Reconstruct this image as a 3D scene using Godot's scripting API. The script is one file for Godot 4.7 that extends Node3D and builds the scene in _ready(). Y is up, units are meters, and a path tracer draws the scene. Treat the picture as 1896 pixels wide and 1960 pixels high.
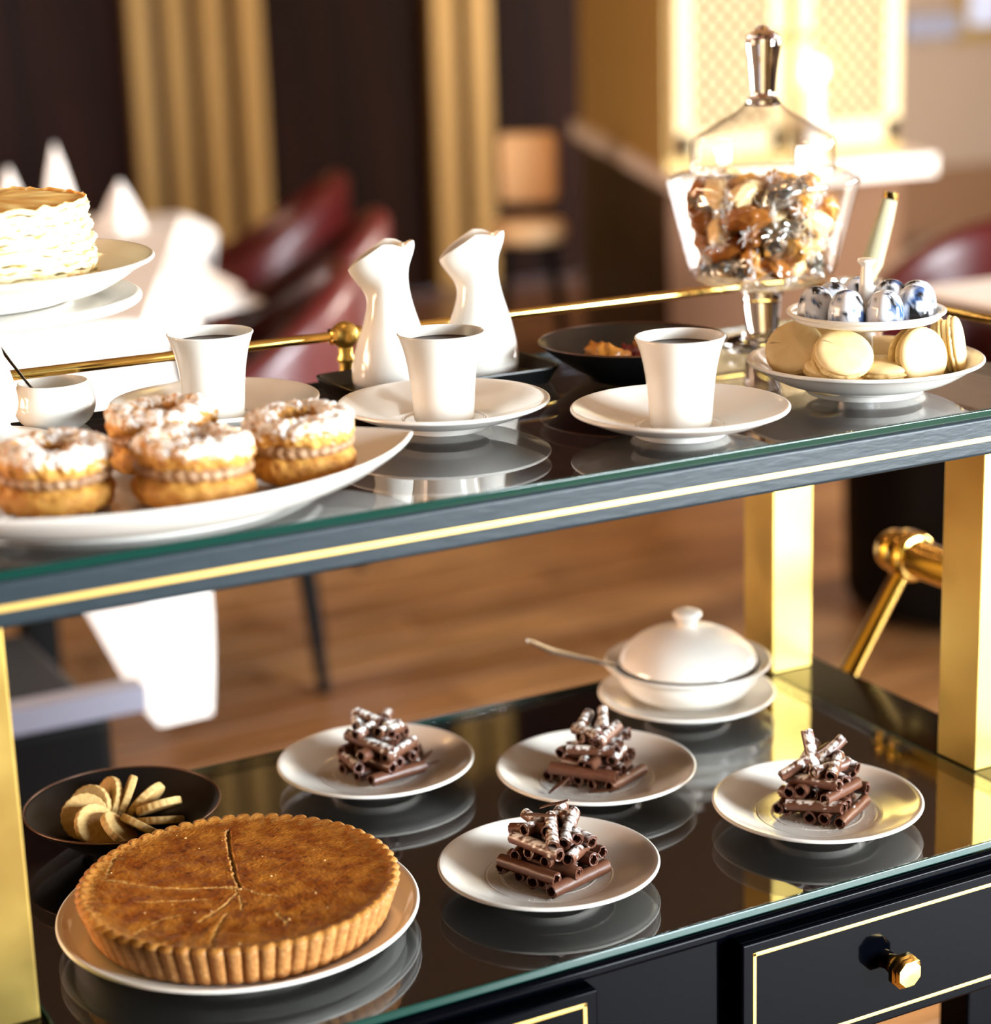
extends Node3D
# A dessert trolley in a panelled restaurant. Trolley axes are the world's axes: x along its length, z towards its front.

const UP_Y := 0.92      # top of the upper glass
const LO_Y := 0.5872    # top of the lower glass
var M := {}
var used := {}
var rng := RandomNumberGenerator.new()
var nz := FastNoiseLite.new()
var nz2 := FastNoiseLite.new()

# ---------------------------------------------------------------- mesh builder
class MB:
	var v := PackedVector3Array()
	var n := PackedVector3Array()
	var c := PackedColorArray()
	var i := PackedInt32Array()
	var colored := false
	func vert(p: Vector3, nn := Vector3.ZERO, col := Color.WHITE) -> int:
		v.append(p)
		n.append(nn)
		c.append(col)
		return v.size() - 1
	func tri(a: int, b: int, d: int) -> void:   # counter-clockwise seen from outside
		i.append(a)
		i.append(d)
		i.append(b)
	func quad(a: int, b: int, d: int, e: int) -> void:
		tri(a, b, d)
		tri(a, d, e)
	# P(u, w): normal = dP/du x dP/dw
	func grid(nu: int, nw: int, f: Callable, wrap_u := false, wrap_w := false, colf = null) -> void:
		var cu := nu if wrap_u else nu + 1
		var cw := nw if wrap_w else nw + 1
		var b := v.size()
		var hc: bool = colf != null
		if hc:
			colored = true
		for a in cu:
			for k in cw:
				var p: Vector3 = f.call(float(a) / nu, float(k) / nw)
				v.append(p)
				n.append(Vector3.ZERO)
				c.append(colf.call(float(a) / nu, float(k) / nw, p) if hc else Color.WHITE)
		for a in nu:
			for k in nw:
				var a1 := (a + 1) % cu
				var k1 := (k + 1) % cw
				quad(b + a * cw + k, b + a1 * cw + k, b + a1 * cw + k1, b + a * cw + k1)
	func lathe(profile: Array, segs := 64, at := Vector3.ZERO, crease := 42.0, tr := Transform3D.IDENTITY) -> void:
		# profile of Vector2(radius, height), outside going up
		var runs := []
		var run := [profile[0]]
		for k in range(1, profile.size()):
			run.append(profile[k])
			if k < profile.size() - 1:
				var d1: Vector2 = profile[k] - profile[k - 1]
				var d2: Vector2 = profile[k + 1] - profile[k]
				if absf(rad_to_deg(d1.angle_to(d2))) > crease:
					runs.append(run)
					run = [profile[k]]
		runs.append(run)
		for r in runs:
			var b := v.size()
			var m: int = r.size()
			for k in m:
				for s in segs:
					var t := TAU * s / segs
					v.append(tr * (at + Vector3(r[k].x * cos(t), r[k].y, r[k].x * sin(t))))
					n.append(Vector3.ZERO)
					c.append(Color.WHITE)
			for k in m - 1:
				for s in segs:
					var s1 := (s + 1) % segs
					var p00 := b + k * segs + s
					var p01 := b + k * segs + s1
					var p10 := b + (k + 1) * segs + s
					var p11 := b + (k + 1) * segs + s1
					if r[k].x > 1e-6:
						tri(p00, p10, p01)
					if r[k + 1].x > 1e-6:
						tri(p10, p11, p01)
	func rbox(lo: Vector3, hi: Vector3, r: float, tr := Transform3D.IDENTITY, seg := 2) -> void:
		var ce := (lo + hi) * 0.5
		var h := (hi - lo) * 0.5
		r = minf(r, minf(h.x, minf(h.y, h.z)) * 0.98)
		var inn := h - Vector3(r, r, r)
		for ax in 3:
			for sg in [-1.0, 1.0]:
				var b := v.size()
				var u := (ax + 1) % 3
				var w := (ax + 2) % 3
				var cu := []
				var cw := []
				for k in seg + 1:
					var q := tan((float(k) / seg) * PI / 4.0 - PI / 4.0)
					cu.append(-inn[u] + r * q)
					cw.append(-inn[w] + r * q)
				for k in seg + 1:
					var q := tan((float(k) / seg) * PI / 4.0)
					cu.append(inn[u] + r * q)
					cw.append(inn[w] + r * q)
				var m := cu.size()
				for a in m:
					for k in m:
						var p := Vector3.ZERO
						p[ax] = sg * h[ax]
						p[u] = cu[a]
						p[w] = cw[k]
						var q := Vector3(clampf(p.x, -inn.x, inn.x), clampf(p.y, -inn.y, inn.y), clampf(p.z, -inn.z, inn.z))
						var nn := (p - q).normalized()
						v.append(tr * (ce + q + nn * r))
						n.append((tr.basis * nn).normalized())
						c.append(Color.WHITE)
				for a in m - 1:
					for k in m - 1:
						if sg > 0:
							quad(b + a * m + k, b + (a + 1) * m + k, b + (a + 1) * m + k + 1, b + a * m + k + 1)
						else:
							quad(b + a * m + k, b + a * m + k + 1, b + (a + 1) * m + k + 1, b + (a + 1) * m + k)
	# tube along points; rx across, ry along the frame's up; radii per point
	func tube(pts: Array, rx: Array, ry: Array, sides := 12, caps := true, up := Vector3.UP) -> void:
		var b := v.size()
		var m := pts.size()
		var side := Vector3.ZERO
		for k in m:
			var t: Vector3 = (pts[mini(k + 1, m - 1)] - pts[maxi(k - 1, 0)]).normalized()
			if side == Vector3.ZERO:
				side = t.cross(up)
				if side.length() < 0.05:
					side = t.cross(Vector3.RIGHT)
			side = (side - t * side.dot(t)).normalized()
			var uu := side.cross(t)
			for s in sides:
				var a := TAU * s / sides
				vert(pts[k] + side * cos(a) * rx[k] + uu * sin(a) * ry[k])
		for k in m - 1:
			for s in sides:
				var s1 := (s + 1) % sides
				quad(b + k * sides + s, b + k * sides + s1, b + (k + 1) * sides + s1, b + (k + 1) * sides + s)
		if caps:
			for e in [0, m - 1]:
				var ce := vert(pts[e])
				var r0 := v.size()
				for s in sides:
					vert(v[b + e * sides + s])
				for s in sides:
					var s1 := (s + 1) % sides
					if e == 0:
						tri(ce, r0 + s1, r0 + s)
					else:
						tri(ce, r0 + s, r0 + s1)
	func prism(poly: Array, y0: float, y1: float) -> void:   # poly of Vector2(x, z), any winding
		var area := 0.0
		for k in poly.size():
			area += poly[k].cross(poly[(k + 1) % poly.size()])
		if area > 0:
			poly = poly.duplicate()
			poly.reverse()
		var m := poly.size()
		for k in m:
			var p: Vector2 = poly[k]
			var q: Vector2 = poly[(k + 1) % m]
			quad(vert(Vector3(p.x, y0, p.y)), vert(Vector3(q.x, y0, q.y)), vert(Vector3(q.x, y1, q.y)), vert(Vector3(p.x, y1, p.y)))
		var ix := Geometry2D.triangulate_polygon(PackedVector2Array(poly))
		for lv in 2:
			var b := v.size()
			for p in poly:
				vert(Vector3(p.x, y1 if lv else y0, p.y))
			for k in range(0, ix.size(), 3):
				var A: Vector3 = v[b + ix[k]]
				var nn: Vector3 = (v[b + ix[k + 1]] - A).cross(v[b + ix[k + 2]] - A)
				if (nn.y > 0) == (lv == 1):
					tri(b + ix[k], b + ix[k + 1], b + ix[k + 2])
				else:
					tri(b + ix[k], b + ix[k + 2], b + ix[k + 1])
	func mesh() -> ArrayMesh:
		var acc := PackedVector3Array()
		acc.resize(v.size())
		for k in range(0, i.size(), 3):
			var a := i[k]
			var b := i[k + 2]
			var d := i[k + 1]
			var nn := (v[b] - v[a]).cross(v[d] - v[a])
			acc[a] += nn
			acc[b] += nn
			acc[d] += nn
		for k in v.size():
			if n[k] == Vector3.ZERO:
				n[k] = acc[k].normalized() if acc[k].length_squared() > 0 else Vector3.UP
		var arr := []
		arr.resize(Mesh.ARRAY_MAX)
		arr[Mesh.ARRAY_VERTEX] = v
		arr[Mesh.ARRAY_NORMAL] = n
		arr[Mesh.ARRAY_INDEX] = i
		if colored:
			arr[Mesh.ARRAY_COLOR] = c
		var m := ArrayMesh.new()
		m.add_surface_from_arrays(Mesh.PRIMITIVE_TRIANGLES, arr)
		return m

# ---------------------------------------------------------------- scene helpers
func numbered(called: String) -> String:
	if not used.has(called):
		used[called] = 0
		return called
	used[called] += 1
	return "%s_%03d" % [called, used[called]]

func tag(o: Node, label: String, category: String, group := "", kind := "") -> Node:
	if label:
		o.set_meta("label", label)
	if category:
		o.set_meta("category", category)
	if group:
		o.set_meta("group", group)
	if kind:
		o.set_meta("kind", kind)
	return o

func thing(called: String, label: String, category: String, at := Vector3.ZERO, turn := 0.0, group := "") -> Node3D:
	var o := Node3D.new()
	o.name = numbered(called)
	add_child(o)
	o.position = at
	o.rotation.y = turn
	tag(o, label, category, group)
	return o

func part(called: String, mesh: Mesh, mat: Material, parent: Node, label := "") -> MeshInstance3D:
	var o := MeshInstance3D.new()
	o.mesh = mesh
	o.material_override = mat
	o.name = called if parent != self else numbered(called)
	parent.add_child(o, true)
	if label:
		o.set_meta("label", label)
	return o

func single(called: String, mesh: Mesh, mat: Material, label: String, category: String, at := Vector3.ZERO, turn := 0.0, group := "") -> MeshInstance3D:
	var o := part(called, mesh, mat, self)
	o.position = at
	o.rotation.y = turn
	tag(o, label, category, group)
	return o

func struct(called: String, mesh: Mesh, mat: Material) -> MeshInstance3D:
	var o := part(called, mesh, mat, self)
	o.set_meta("kind", "structure")
	return o

func copy(o: Node3D, at: Vector3, turn: float, label := "") -> Node3D:
	var r: Node3D = o.duplicate()
	var base := String(o.name)
	r.name = numbered(base)
	add_child(r)
	r.position = at
	r.rotation = Vector3(0, turn, 0)
	if label:
		r.set_meta("label", label)
	return r

func box_mesh(lo: Vector3, hi: Vector3, r := 0.0) -> ArrayMesh:
	var b := MB.new()
	b.rbox(lo, hi, maxf(r, 0.0004))
	return b.mesh()

func lathe_mesh(profile: Array, segs := 64) -> ArrayMesh:
	var b := MB.new()
	b.lathe(profile, segs)
	return b.mesh()

func V(x: float, y: float) -> Vector2:
	return Vector2(x, y)

func arc(cx: float, cy: float, r: float, a0: float, a1: float, n := 6) -> Array:
	var o := []
	for k in n + 1:
		var a := deg_to_rad(lerpf(a0, a1, float(k) / n))
		o.append(Vector2(cx + r * cos(a), cy + r * sin(a)))
	return o

func smooth_curve(ps: Array, steps := 6) -> Array:   # Catmull-Rom through 2D points
	var o := []
	var m := ps.size()
	for k in m - 1:
		var p0: Vector2 = ps[maxi(k - 1, 0)]
		var p3: Vector2 = ps[mini(k + 2, m - 1)]
		for s in steps:
			o.append(ps[k].cubic_interpolate(ps[k + 1], p0, p3, float(s) / steps))
	o.append(ps[m - 1])
	return o

func mat(called: String, col: Color, rough: float, metal := 0.0, spec := 0.5) -> StandardMaterial3D:
	var m := StandardMaterial3D.new()
	m.resource_name = called
	m.albedo_color = col
	m.roughness = rough
	m.metallic = metal
	m.metallic_specular = spec
	M[called] = m
	return m

func vmat(called: String, rough: float, spec := 0.5) -> StandardMaterial3D:
	var m := mat(called, Color.WHITE, rough, 0.0, spec)
	m.vertex_color_use_as_albedo = true
	return m

func noise_tex(freq: float, octaves := 4, seed_ := 1, size := 512, lo := 0.0, hi := 1.0) -> NoiseTexture2D:
	var f := FastNoiseLite.new()
	f.seed = seed_
	f.frequency = freq
	f.fractal_octaves = octaves
	f.noise_type = FastNoiseLite.TYPE_SIMPLEX_SMOOTH
	var t := NoiseTexture2D.new()
	t.width = size
	t.height = size
	t.seamless = true
	t.noise = f
	if lo > 0.0 or hi < 1.0:
		var g := Gradient.new()
		g.set_color(0, Color(lo, lo, lo))
		g.set_color(1, Color(hi, hi, hi))
		t.color_ramp = g
	return t

func relief(m: StandardMaterial3D, t: Texture2D, scale: Vector3, depth_cm: float) -> void:
	m.heightmap_enabled = true
	m.heightmap_texture = t
	m.heightmap_scale = depth_cm
	m.uv1_triplanar = true
	m.uv1_scale = scale

# ---------------------------------------------------------------- materials
func make_materials() -> void:
	mat("porcelain", Color(0.90, 0.885, 0.85), 0.12)
	mat("stoneware_plate", Color(0.89, 0.87, 0.83), 0.16)
	var brass := mat("brass", Color(0.82, 0.70, 0.38), 0.2, 1.0)
	brass.roughness_texture = noise_tex(0.006, 4, 5, 512, 0.8, 1.0)
	brass.uv1_triplanar = true
	brass.uv1_scale = Vector3(4, 4, 4)
	brass.roughness = 0.42
	mat("polished_brass", Color(0.90, 0.76, 0.42), 0.16, 1.0)
	mat("gold_inlay", Color(0.93, 0.76, 0.42), 0.35, 0.6)
	var fr := mat("slate_lacquer", Color(0.108, 0.152, 0.175), 0.42, 0.0, 0.35)
	relief(fr, noise_tex(0.02, 4, 9, 512), Vector3(4, 16, 16), 0.015)
	mat("black_lacquer", Color(0.008, 0.011, 0.022), 0.09, 0.0, 0.14)
	mat("maroon_board", Color(0.15, 0.05, 0.045), 0.25, 0.0, 0.2)
	mat("dark_board", Color(0.045, 0.026, 0.016), 0.15, 0.0, 0.15)
	var g := mat("clear_glass", Color(0.8, 0.93, 0.9, 0.0), 0.0)
	g.transparency = BaseMaterial3D.TRANSPARENCY_ALPHA
	mat("glass_edge", Color(0.03, 0.20, 0.17), 0.08)
	var j := mat("jar_glass", Color(0.97, 0.98, 0.97, 0.0), 0.0)
	j.transparency = BaseMaterial3D.TRANSPARENCY_ALPHA
	var s := mat("solid_glass", Color(1, 1, 1, 0.0), 0.0)
	s.refraction_enabled = true
	s.refraction_scale = 0.05
	mat("coffee", Color(0.15, 0.06, 0.03), 0.1, 0.0, 0.18)
	mat("matte_black", Color(0.022, 0.024, 0.026), 0.42)
	mat("bowl_black", Color(0.02, 0.022, 0.024), 0.38)
	relief(M.bowl_black, noise_tex(0.05, 3, 3, 512), Vector3(40, 40, 40), 0.02)
	mat("bronze_rim", Color(0.32, 0.2, 0.12), 0.35, 0.4)
	mat("steel", Color(0.88, 0.88, 0.87), 0.16, 1.0)
	mat("dark_steel", Color(0.25, 0.23, 0.21), 0.2, 1.0)
	var pearl := mat("pearl_handle", Color(0.68, 0.65, 0.52), 0.12)
	pearl.clearcoat_enabled = true
	pearl.clearcoat = 0.6
	vmat("choux", 0.62)
	relief(M.choux, noise_tex(0.04, 4, 21, 512), Vector3(26, 26, 26), 0.09)
	vmat("cream", 0.45)
	vmat("tart_top", 0.36)
	relief(M.tart_top, noise_tex(0.045, 5, 33, 512), Vector3(12, 30, 26), 0.06)
	vmat("tart_side", 0.7)
	relief(M.tart_side, noise_tex(0.06, 4, 34, 512), Vector3(30, 30, 30), 0.04)
	vmat("chocolate", 0.4)
	vmat("biscuit", 0.75)
	relief(M.biscuit, noise_tex(0.06, 4, 35, 512), Vector3(40, 40, 40), 0.03)
	vmat("macaron_shell", 0.55)
	mat("macaron_filling", Color(0.90, 0.80, 0.56), 0.6)
	vmat("marbled_chocolate", 0.12)
	vmat("flaky_pastry", 0.65)
	M.flaky_pastry.subsurf_scatter_enabled = true
	M.flaky_pastry.subsurf_scatter_strength = 0.15
	var am := mat("amber_candy", Color(0.78, 0.53, 0.20), 0.15)
	am.clearcoat_enabled = true
	am.clearcoat = 0.5
	mat("brown_candy", Color(0.55, 0.33, 0.13), 0.15)
	mat("pale_candy", Color(0.86, 0.74, 0.54), 0.2)
	var ce := mat("cellophane", Color(0.96, 0.95, 0.92, 0.28), 0.06)
	ce.transparency = BaseMaterial3D.TRANSPARENCY_ALPHA
	mat("silver_foil", Color(0.8, 0.8, 0.78), 0.25, 1.0)
	mat("orange_jelly", Color(0.85, 0.56, 0.22), 0.3)
	mat("red_jelly", Color(0.5, 0.06, 0.06), 0.3)
	mat("icing_sugar", Color(0.95, 0.94, 0.92), 0.9)
	# room
	var wl := mat("dark_panel", Color(0.145, 0.060, 0.033), 0.6, 0.0, 0.2)
	wl.albedo_texture = noise_tex(0.006, 4, 41, 512, 0.6, 1.0)
	wl.uv1_triplanar = true
	wl.uv1_scale = Vector3(2.5, 0.25, 2.5)
	mat("gold_pilaster", Color(0.58, 0.46, 0.25), 0.45, 0.4)
	mat("bronze_groove", Color(0.30, 0.21, 0.10), 0.55, 0.2)
	mat("taupe_panel", Color(0.55, 0.46, 0.38), 0.6)
	mat("walnut_dado", Color(0.42, 0.29, 0.18), 0.5)
	mat("dark_ceiling", Color(0.40, 0.31, 0.24), 0.85)
	mat("white_paint", Color(0.88, 0.87, 0.84), 0.5)
	for k in 4:
		var f := mat("oak_%d" % k, [Color(0.66, 0.465, 0.28), Color(0.60, 0.415, 0.245), Color(0.70, 0.505, 0.31), Color(0.56, 0.38, 0.22)][k], 0.32)
		f.albedo_texture = noise_tex(0.008, 5, 60 + k, 512, 0.65, 1.0)
		f.uv1_triplanar = true
		f.uv1_scale = Vector3(0.8, 2, 6)
	mat("floor_base", Color(0.16, 0.09, 0.05), 0.6)
	var le := mat("red_leather", Color(0.29, 0.038, 0.043), 0.34)
	le.clearcoat_enabled = true
	le.clearcoat = 0.3
	mat("black_wood", Color(0.02, 0.015, 0.014), 0.5, 0.0, 0.2)
	mat("linen", Color(0.90, 0.875, 0.85), 0.85)
	mat("tan_leather", Color(0.86, 0.70, 0.50), 0.5)
	mat("marble", Color(0.88, 0.84, 0.80), 0.25)
	mat("walnut", Color(0.38, 0.255, 0.16), 0.5, 0.0, 0.3)
	mat("dark_walnut", Color(0.15, 0.075, 0.04), 0.4)
	mat("gilt_panel", Color(0.66, 0.54, 0.30), 0.5, 0.25)
	mat("cream_panel", Color(0.80, 0.71, 0.53), 0.55)
	mat("bronze_lattice", Color(0.42, 0.30, 0.13), 0.45, 0.4)
	mat("picture_print", Color(0.72, 0.74, 0.82), 0.6)
	mat("picture_mat", Color(0.42, 0.24, 0.22), 0.6)
	mat("grey_bar", Color(0.5, 0.5, 0.56), 0.4)
	var lamp := mat("lamp_glow", Color(1, 0.93, 0.8), 0.5)
	lamp.emission_enabled = true
	lamp.emission = Color(1.0, 0.86, 0.66)
	lamp.emission_energy_multiplier = 6.0

# ---------------------------------------------------------------- camera and light
func make_view() -> void:
	var cam := Camera3D.new()
	cam.name = "camera"
	add_child(cam)
	cam.position = Vector3(0, 1.264, 0)
	cam.basis = Basis(Vector3.UP, deg_to_rad(-27.6925)) * Basis(Vector3.RIGHT, deg_to_rad(-15.1407)) * Basis(Vector3.BACK, deg_to_rad(-1.8278))
	var at := CameraAttributesPhysical.new()
	at.frustum_focal_length = 12.0 * 3967.34 / 980.0
	at.frustum_focus_distance = 1.56
	at.frustum_near = 0.05
	at.frustum_far = 100.0
	at.exposure_aperture = 2.1
	cam.attributes = at
	cam.current = true

	var env := Environment.new()
	env.background_mode = Environment.BG_SKY
	var sm := ProceduralSkyMaterial.new()
	sm.sky_top_color = Color(0.55, 0.7, 0.95)
	sm.sky_horizon_color = Color(0.92, 0.94, 1.0)
	sm.ground_bottom_color = Color(0.5, 0.48, 0.45)
	sm.ground_horizon_color = Color(0.8, 0.8, 0.8)
	sm.sky_energy_multiplier = 3.0
	sm.ground_energy_multiplier = 1.5
	var sky := Sky.new()
	sky.sky_material = sm
	env.sky = sky
	env.tonemap_mode = Environment.TONE_MAPPER_LINEAR
	env.tonemap_exposure = 1.14
	env.sdfgi_enabled = true
	env.ssao_enabled = true
	env.ssil_enabled = true
	var we := WorldEnvironment.new()
	we.name = "world_environment"
	we.environment = env
	add_child(we)

	# daylight entering through the windows behind the camera and in the right-hand wall; at the left-hand wall an added warm fill light
	for d in [["window_daylight", Vector3(3.5, 1.3, 2.16), Vector2(2.4, 1.4), 0.0, 92.0, Color(0.95, 0.985, 1.0)],
			["added_warm_fill_left", Vector3(-3.96, 1.5, -3.2), Vector2(2.6, 1.4), -90.0, 28.0, Color(1.0, 0.77, 0.47)],
			["window_daylight_right", Vector3(6.96, 1.5, -2.2), Vector2(2.6, 1.4), 90.0, 42.0, Color(1.0, 0.93, 0.82)]]:
		var l := AreaLight3D.new()
		l.name = d[0]
		add_child(l)
		l.position = d[1]
		l.rotation_degrees.y = d[3]
		l.area_size = d[2]
		l.light_energy = d[4]
		l.light_color = d[5]
		l.area_range = 20.0
		l.shadow_enabled = true

# ---------------------------------------------------------------- room
func wall_with_opening(called: String, along_x: bool, fixed0: float, fixed1: float, a0: float, a1: float, openings: Array, m: Material) -> void:
	var w := Node3D.new()
	w.name = called
	add_child(w)
	w.set_meta("kind", "structure")
	var h := 3.2
	var cuts := [a0]
	for o in openings:
		cuts.append(o[0])
		cuts.append(o[1])
	cuts.append(a1)
	for k in cuts.size() - 1:
		var spans := [[0.0, h]]
		if k % 2 == 1:
			var o: Array = openings[(k - 1) / 2]
			spans = [[0.0, o[2]], [o[3], h]]
		for s in spans:
			var lo := Vector3(cuts[k], s[0], fixed0) if along_x else Vector3(fixed0, s[0], cuts[k])
			var hi := Vector3(cuts[k + 1], s[1], fixed1) if along_x else Vector3(fixed1, s[1], cuts[k + 1])
			part("wall_segment", box_mesh(lo, hi), m, w)

func window(called: String, along_x: bool, fixed: float, o: Array) -> void:
	var w := Node3D.new()
	w.name = called
	add_child(w)
	w.set_meta("kind", "structure")
	var at := func(a: float, y: float, d: float) -> Vector3: return Vector3(a, y, fixed + d) if along_x else Vector3(fixed + d, y, a)
	var bars := [[o[0], o[0] + 0.07, o[2], o[3]], [o[1] - 0.07, o[1], o[2], o[3]], [o[0], o[1], o[2], o[2] + 0.07], [o[0], o[1], o[3] - 0.07, o[3]]]
	var mid: float = (o[0] + o[1]) * 0.5
	bars.append([mid - 0.04, mid + 0.04, o[2], o[3]])
	for b in bars:
		part("window_frame", box_mesh(at.call(b[0], b[2], -0.04), at.call(b[1], b[3], 0.04), 0.005), M.white_paint, w)
	for s in [[o[0] + 0.07, mid - 0.04], [mid + 0.04, o[1] - 0.07]]:
		part("pane", box_mesh(at.call(s[0], o[2] + 0.07, -0.003), at.call(s[1], o[3] - 0.07, 0.003)), M.clear_glass, w)

func make_room() -> void:
	var fl := Node3D.new()
	fl.name = "floor"
	add_child(fl)
	fl.set_meta("kind", "structure")
	part("subfloor", box_mesh(Vector3(-4.2, -0.2, -7.5), Vector3(7.2, -0.012, 2.4)), M.floor_base, fl)
	# oak boards where the photograph shows the floor; beyond them one coarser layer
	rng.seed = 5
	var bw := 0.14
	var variants := []
	for k in 4:
		variants.append(box_mesh(Vector3(-0.5, -0.012, -bw / 2 + 0.0015), Vector3(0.5, 0, bw / 2 - 0.0015), 0.002))
	var z := -5.6
	var row := 0
	while z < -1.5:
		var x := 0.2 - fmod(row * 0.37, 1.0)
		while x < 4.4:
			var ln := 1.0
			var kk := rng.randi() % 4
			if x > -0.2 and absf((x + 0.5) - (-z * 0.55)) < 1.75:
				var o := part("floor_board", variants[kk], M["oak_%d" % kk], fl)
				o.position = Vector3(x + ln * 0.5, 0, z)
				o.scale.x = 0.997
			x += ln
		z += bw
		row += 1
	part("far_boards", box_mesh(Vector3(-4.2, -0.0125, -7.5), Vector3(7.2, -0.008, 2.4)), M.oak_1, fl).set_meta("kind", "stuff")
	struct("ceiling", box_mesh(Vector3(-4.2, 3.2, -7.5), Vector3(7.2, 3.4, 2.4)), M.dark_ceiling)
	struct("wall_back", box_mesh(Vector3(-4.0, 0, -7.4), Vector3(5.16, 3.2, -7.2)), M.dark_panel)
	struct("wall_back_alcove", box_mesh(Vector3(5.16, 0, -7.4), Vector3(7.2, 3.2, -7.12)), M.taupe_panel)
	struct("trim_1", box_mesh(Vector3(5.16, 0, -7.12), Vector3(6.99, 0.30, -7.09), 0.01), M.walnut_dado)
	var w1 := [2.3, 4.7, 0.6, 2.0]
	var w2 := [-3.5, -0.9, 0.8, 2.2]
	var w3 := [-4.5, -1.9, 0.8, 2.2]
	wall_with_opening("wall_front", true, 2.2, 2.4, -4.0, 7.2, [w1], M.dark_panel)
	wall_with_opening("wall_right", false, 7.0, 7.2, -7.4, 2.2, [w2], M.taupe_panel)
	wall_with_opening("wall_left", false, -4.2, -4.0, -7.5, 2.4, [w3], M.dark_panel)
	window("window_1", true, 2.3, w1)
	window("window_2", false, 7.1, w2)
	window("window_3", false, -4.1, w3)  # unseen window, added to go with the warm fill light on the left
	# gilded pilasters on the dark wall: raised flutes on a bronze back
	var tn := 2
	for p in [[[2.365, 2.445], [2.49, 2.575], [2.62, 2.715], [2.765, 2.86]], [[3.54, 3.645], [3.69, 3.79]]]:
		var t := Node3D.new()
		t.name = "trim_%d" % tn
		tn += 1
		add_child(t)
		t.set_meta("kind", "structure")
		part("pilaster_back", box_mesh(Vector3(p[0][0], 0.0, -7.2), Vector3(p[p.size() - 1][1], 3.2, -7.17)), M.bronze_groove, t)
		for f in p:
			part("gilded_flute", box_mesh(Vector3(f[0], 0.0, -7.17), Vector3(f[1], 3.2, -7.13), 0.008), M.gold_pilaster, t)
	for k in 6:  # unseen downlights, added to give the room a warmer light
		var cl := thing("added_ceiling_light", "round downlight added in the unseen ceiling to warm the room", "light", Vector3([0.4, 2.6, 4.8][k % 3], 3.2, [-1.6, -4.6][k / 3]), 0.0, "added ceiling downlights")
		part("trim_ring", lathe_mesh([V(0.055, -0.012), V(0.085, -0.012), V(0.09, -0.006), V(0.09, 0.0), V(0.055, 0.0), V(0.055, -0.012)], 32), M.white_paint, cl)
		part("lamp_disc", lathe_mesh([V(0.0, -0.008), V(0.055, -0.008), V(0.055, -0.001), V(0.0, -0.001)], 32), M.lamp_glow, cl)
		var l := SpotLight3D.new()
		l.name = "downlight"
		cl.add_child(l)
		l.position.y = -0.02
		l.rotation_degrees.x = -90
		l.spot_angle = 62
		l.spot_angle_attenuation = 0.6
		l.spot_range = 8
		l.light_size = 0.055
		l.light_energy = 0.5
		l.light_color = Color(1.0, 0.80, 0.56)
		l.shadow_enabled = true

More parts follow.
